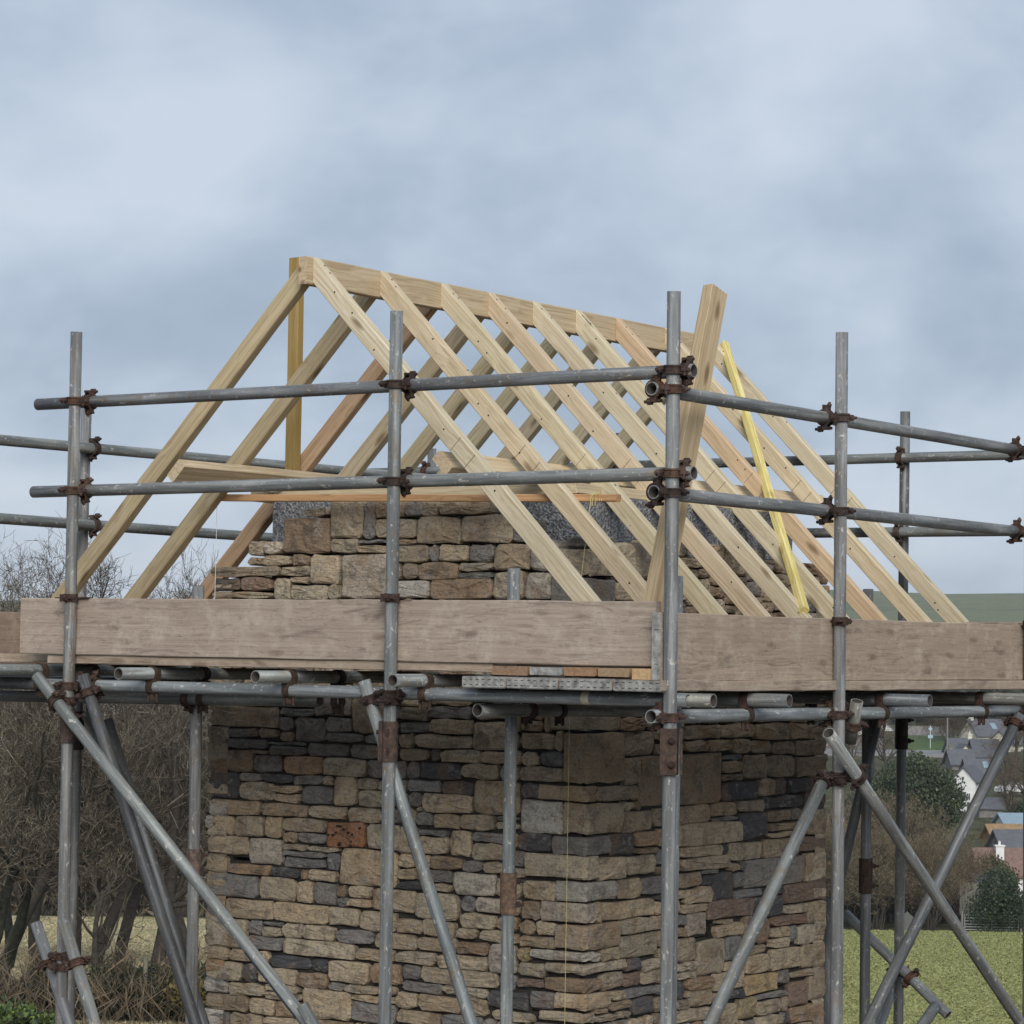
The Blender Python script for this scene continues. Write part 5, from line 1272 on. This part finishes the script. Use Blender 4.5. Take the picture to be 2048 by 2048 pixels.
house2(1972, 410, .12, 3.8, 4.6, 2.6, 2.2, STW, SLATE, 'tall grey slate-roofed house in the middle of the village roofs', wins=(('f', .5, 1.6, .7, .8),), ridge=1480)
house2(1923, 392, .1, 3.2, 4.4, 2.2, 1.8, STW, SLATE, 'low slate-roofed cottage just above the evergreen tree', chim=((-1.3, 0, .6, .5),), ridge=1500)
house2(1958, 385, .1, 3.4, 4.2, 2.3, 1.7, CREAMW, SLATE, 'slate-roofed house with pale blue skylight', wins=(('f', .4, 1.4, .7, .8),), sky_l=((1.0, -1, .8),), ridge=1519)
house2(1943, 345, PI / 2 - .45, 4.6, 3.0, 3.0, 1.6, WHITEW, SLATE, 'tall white gable-ended house right of the evergreen tree', wins=(('w', -.6, 1.0, .5, .9), ('f', .9, 1.9, .6, .7)), ridge=1533)
house2(1926, 330, PI / 2 - .2, 1.8, 1.5, 1.4, .6, WHITEW, SLATE, 'small white porch building at the foot of the tall white house', 'outbuilding', wins=(('w', 0, .8, .7, .9),), ridge=1583)
house2(1982, 322, .0, 2.6, 2.6, 1.5, .9, STW, SLATE, 'low grey outbuilding below the tall white house', 'outbuilding', ridge=1597)
house2(2040, 282, .12, 3.6, 3.4, 1.8, .8, CREAMW, BLUER, 'low building with pale blue-grey roof at the right edge', 'building', ridge=1628)
house2(2012, 268, .25, 3.2, 2.6, 1.0, 1.1, THATCH, THATCH, 'small building with orange thatched roof below the blue-grey roof', 'building', ridge=1650)
house2(2034, 256, .2, 3.6, 3.6, 1.6, 1.5, STW, SLATE, 'grey slate-roofed cottage below the orange thatched roof', 'cottage', ridge=1661)
house2(2022, 236, .06, 5.6, 4.2, 1.8, 1.9, WHITEW, TILE, 'long low cottage with brown tiled roof and whitewashed chimney', 'cottage', chim=((-1.0, -.9, 1.2, .7),), ridge=1698)
house2(1972, 224, .05, 2.6, 2.6, 2.4, .5, STW, SLATE, 'low grey stone outbuilding behind the holly bush', 'outbuilding', ridge=1750)
HLG = 'houses glimpsed through the left trees'
house(20, 300, .2, 9, 7, 3.4, 3.2, WHITEW, SLATE, 'white house with slate roof glimpsed through the trees at far left', wins=(('f', -2, 2, 1.2, 1.3), ('f', 2, 2, 1.2, 1.3)), dz=.5)
house(-30, 268, .1, 8, 6, 3.6, 3.0, WHITEW, SLATE, 'white-walled house at the left edge low behind the ivied trunks', wins=(('f', 1.5, 2, 1.2, 1.3),), dz=1.8)
house(300, 430, .15, 16, 8, 3.2, 4.2, WHITEW, SLATE, 'long slate roof glimpsed through twigs left of the stone wall', dz=2.5)
house(90, 400, -.2, 10, 7, 3.2, 3.4, WHITEW, SLATE, 'house with grey roof glimpsed behind the left corner tubes', dz=2)
# road, bank, garden walls
def strip(name, px0, px1, d0, d1, mat, dz=.03, n=24, h=0.0):
    vs = []; fs = []
    for i in range(n + 1):
        px = px0 + (px1 - px0) * i / n
        for d in (d0, d1): p = land(px, d); vs.append((p.x, p.y, land_h(d) + dz + .35 + (h if d == d1 else 0)))
        for d in (d1, d0): p = land(px, d); vs.append((p.x, p.y, land_h(d) - .6))
    for i in range(n):
        for k in range(4): fs.append((i * 4 + k, i * 4 + (k + 1) % 4, i * 4 + 4 + (k + 1) % 4, i * 4 + 4 + k))
    return obj(name, mesh(name, vs, fs, mat))
tag(strip('road', 1560, 1925, 413, 421, mat_plain('grey_asphalt', (.21, .21, .215), .9, 0, .15, .5, 0)), kind='structure')
tag(strip('grass_bank', 1800, 1920, 423, 440, mat_plain('green_bank', (.065, .11, .032), .9, 0, .25, .5, .3), h=.8), kind='structure')
tag(strip('garden_wall', 1600, 1772, 428, 429, STW, h=1.2), 'grey stone garden wall below the white bungalow', 'wall')
tag(strip('retaining_wall', 1795, 1905, 447, 448, STW, h=1.7), 'long dark stone wall above the green roadside bank', 'wall')
# signpost, pole, car, gate
m = MB(); p = land(1865, 424); m.cyl(p, p + Vector((0, 0, 3.9)), .06, 8)
o = m.build('signpost', mat_plain('pale_sign_metal', (.5, .53, .55), .6, 0, .1), None, Matrix.Translation(p)); tag(o, 'pale roadside signpost standing on the green bank', 'sign')
m = MB(); q = p - Vector(FW) * .1
m.box(q + Vector((0, 0, 2.2)), (.75, .06, .5), (Vector(RT), Vector(FW), Vector((0, 0, 1)))); m.box(q + Vector((0, 0, 3.4)), (.5, .06, .5), (Vector(RT) * .7 + Vector((0, 0, .7)), Vector(FW), Vector((0, 0, .7)) - Vector(RT) * .7))
m.build('sign_plate', mat_plain('blue_white_plate', (.30, .40, .46), .6, 0, .1), o)
m = MB(); p = land(1899, 408); m.cyl(p, p + Vector((0, 0, 8.3)), .13, 8, .1); m.box(p + Vector((0, 0, 7.6)), (1.4, .1, .1), (Vector(RT), Vector(FW), Vector((0, 0, 1)))); 
tag(m.build('utility_pole', mat_plain('grey_pole', (.2, .19, .18), .9), None, Matrix.Translation(p)), 'grey wooden utility pole left of the slate roofs', 'pole')
def car(px, d, rot, label):
    p = land(px, d, .15); th = math.atan2(RT[1], RT[0]) + rot; o = empty('parked_car', p, label, 'car', None, th); M = WM[o.name]
    prof = [(-2.05, .35), (-2.1, .75), (-1.9, .95), (-1.45, 1.0), (-.85, 1.42), (.75, 1.45), (1.35, 1.02), (1.95, .9), (2.1, .65), (2.05, .35)]
    vs = []; fs = []; n = len(prof)
    for y, s in ((-.85, 1), (-.8, 1), (.8, 1), (.85, 1)):
        for x, z in prof: vs.append((x, y * (.82 if z > 1.1 else 1), z))
    for a in range(3):
        for i in range(n): fs.append((a * n + i, a * n + (i + 1) % n, (a + 1) * n + (i + 1) % n, (a + 1) * n + i))
    fs += [tuple(range(n - 1, -1, -1)), tuple(range(3 * n, 4 * n))]
    obj('body', mesh('body', vs, fs, mat_plain('white_car_paint', (.62, .63, .65), .3, 0, .03, 1, 0)), M.copy(), o)
    b = MB()
    for s in (-1, 1): b.box((-.05, s * .745, 1.2), (1.5, .03, .34))
    b.box((-1.16, 0, 1.22), (.05, 1.2, .36), (Vector((.82, 0, -.57)), Vector((0, 1, 0)), Vector((.57, 0, .82)))); b.box((1.07, 0, 1.24), (.05, 1.2, .4), (Vector((.82, 0, .57)), Vector((0, 1, 0)), Vector((-.57, 0, .82))))
    link(bpy.data.objects.new('window', b.mesh('window', GLASS)), M.copy(), o)
    for x in (-1.3, 1.3):
        for s in (-1, 1):
            b = MB(); b.cyl((x, s * .72, .32), (x, s * .88, .32), .32, 14); w = link(bpy.data.objects.new('wheel', b.mesh('wheel', SLOT)), M.copy(), o)
            b = MB(); b.cyl((x, s * .87, .32), (x, s * .895, .32), .19, 10); link(bpy.data.objects.new('rim', b.mesh('rim', BAND)), M.copy(), w)
car(2027, 352, .5, 'white car parked beside the houses at the right edge')
GATE = mat_plain('galvanised_gate', (.42, .43, .43), .5, .3, .1)
p0 = land(1936, 204.5); p1 = land(2043, 204.5); ga = empty('field_gate', p0, 'grey metal five-bar field gate at the far edge of the field', 'gate')
dg = (p1 - p0); 
for z_ in (.15, .35, .55, .78, 1.0, 1.22):
    m = MB(); m.cyl(p0 + Vector((0, 0, z_)), p0 + dg + Vector((0, 0, z_)), .022, 6); m.build('rail', GATE, ga)
for t in (0, .5, 1):
    m = MB(); m.cyl(p0 + dg * t + Vector((0, 0, .1)), p0 + dg * t + Vector((0, 0, 1.25)), .028, 6); m.build('upright', GATE, ga)
for t in (.05, .52):
    m = MB(); m.cyl(p0 + dg * t + Vector((0, 0, 1.2)), p0 + dg * (t + .42) + Vector((0, 0, .16)), .02, 6); m.build('diagonal_bar', GATE, ga)
for k, px in enumerate((1931, 2048)):
    p = land(px, 204.6); m = MB(); m.cyl(p - Vector((0, 0, .3)), p + Vector((0, 0, 1.5)), .09, 8)
    tag(m.build('gate_post', mat_plain('gate_post_wood', (.2, .18, .15), .9), None, Matrix.Translation(p)), ['wooden gate post at the left end of the metal gate', 'wooden gate post at the right end of the metal gate'][k], 'post')
m = MB(); pf = land(1938, 212, 3.6)
hur = empty('hurdle_fence', land(1938, 212), 'grey upright wooden pale fence left of the holly bush', 'fence')
for k in range(13):
    p = land(1927 + k * 3.1, 212, .9); m = MB(); m.box(p + Vector((0, 0, 1.3)), (.09, .03, 2.4 + .1 * (k % 3)), (Vector(RT), Vector(FW), Vector((0, 0, 1)))); m.build('pale', mat_plain('weathered_pale', (.2, .185, .16), .9) if k == 0 else bpy.data.materials['weathered_pale'], hur)
m = MB(); pa = land(1924, 212.1, 1.4); pb_ = land(1968, 212.1, 1.4); m.bar(pa, pb_, .05, .09); m.bar(pa + Vector((0, 0, 1.2)), pb_ + Vector((0, 0, 1.2)), .05, .09); m.build('rail', bpy.data.materials['weathered_pale'], hur)
# pale sheet half hidden in the hedge, and tall hollow stalks by the brace
me = leaf_mesh('x', [bl(0, 0, 0, 1, 1, 1)], 4, .1, IVY, 1); bpy.data.meshes.remove(me)
m = MB(); p = land(1823, 205.5)
r = random.Random(6); vs = []; fs = []
for i in range(7):
    for j in range(6): vs.append(p + Vector(RT) * (i * .33 - 1 + r.uniform(-.05, .05)) + Vector(FW) * (r.uniform(-.12, .12) + .1 * j) + Vector((0, 0, j * .5 * (1 - .12 * abs(i - 3)) + r.uniform(-.05, .05))))
vs = [p + (v - p) * .55 for v in vs]
for i in range(6):
    for j in range(5): fs.append((i * 6 + j, i * 6 + 6 + j, i * 6 + 7 + j, i * 6 + j + 1))
n = len(vs); vs2 = vs + [v + Vector(FW) * .08 for v in vs]; m.add(vs2, fs + [tuple(n + q for q in f[::-1]) for f in fs])
tag(m.build('tarpaulin', mat_plain('pale_grey_sheet', (.10, .098, .092), .9), None, Matrix.Translation(p), smooth=True), 'pale grey sheet heaped in the hedge behind the far standard', 'tarpaulin')

# ------------------------------------------------------------------ the damp air over the valley
hz = MB(); c_ = ll(0, 1450, 0)
hz.box((c_.x, c_.y, (-19.0 + 52) / 2), (5600, 3300, 71.0), (Vector(RT), Vector(FW), Vector((0, 0, 1))))
hm_ = bpy.data.materials.new('valley_air'); hm_.use_nodes = True; g = G(hm_.node_tree); g.n.clear()
o_ = g.node('ShaderNodeOutputMaterial'); v_ = g.node('ShaderNodeVolumePrincipled')
v_.inputs['Color'].default_value = (.84, .90, .95, 1); v_.inputs['Density'].default_value = 0.00013; v_.inputs['Anisotropy'].default_value = 0.2
g.link(v_.outputs[0], o_.inputs['Volume'])
tag(hz.build('haze', hm_), kind='stuff')
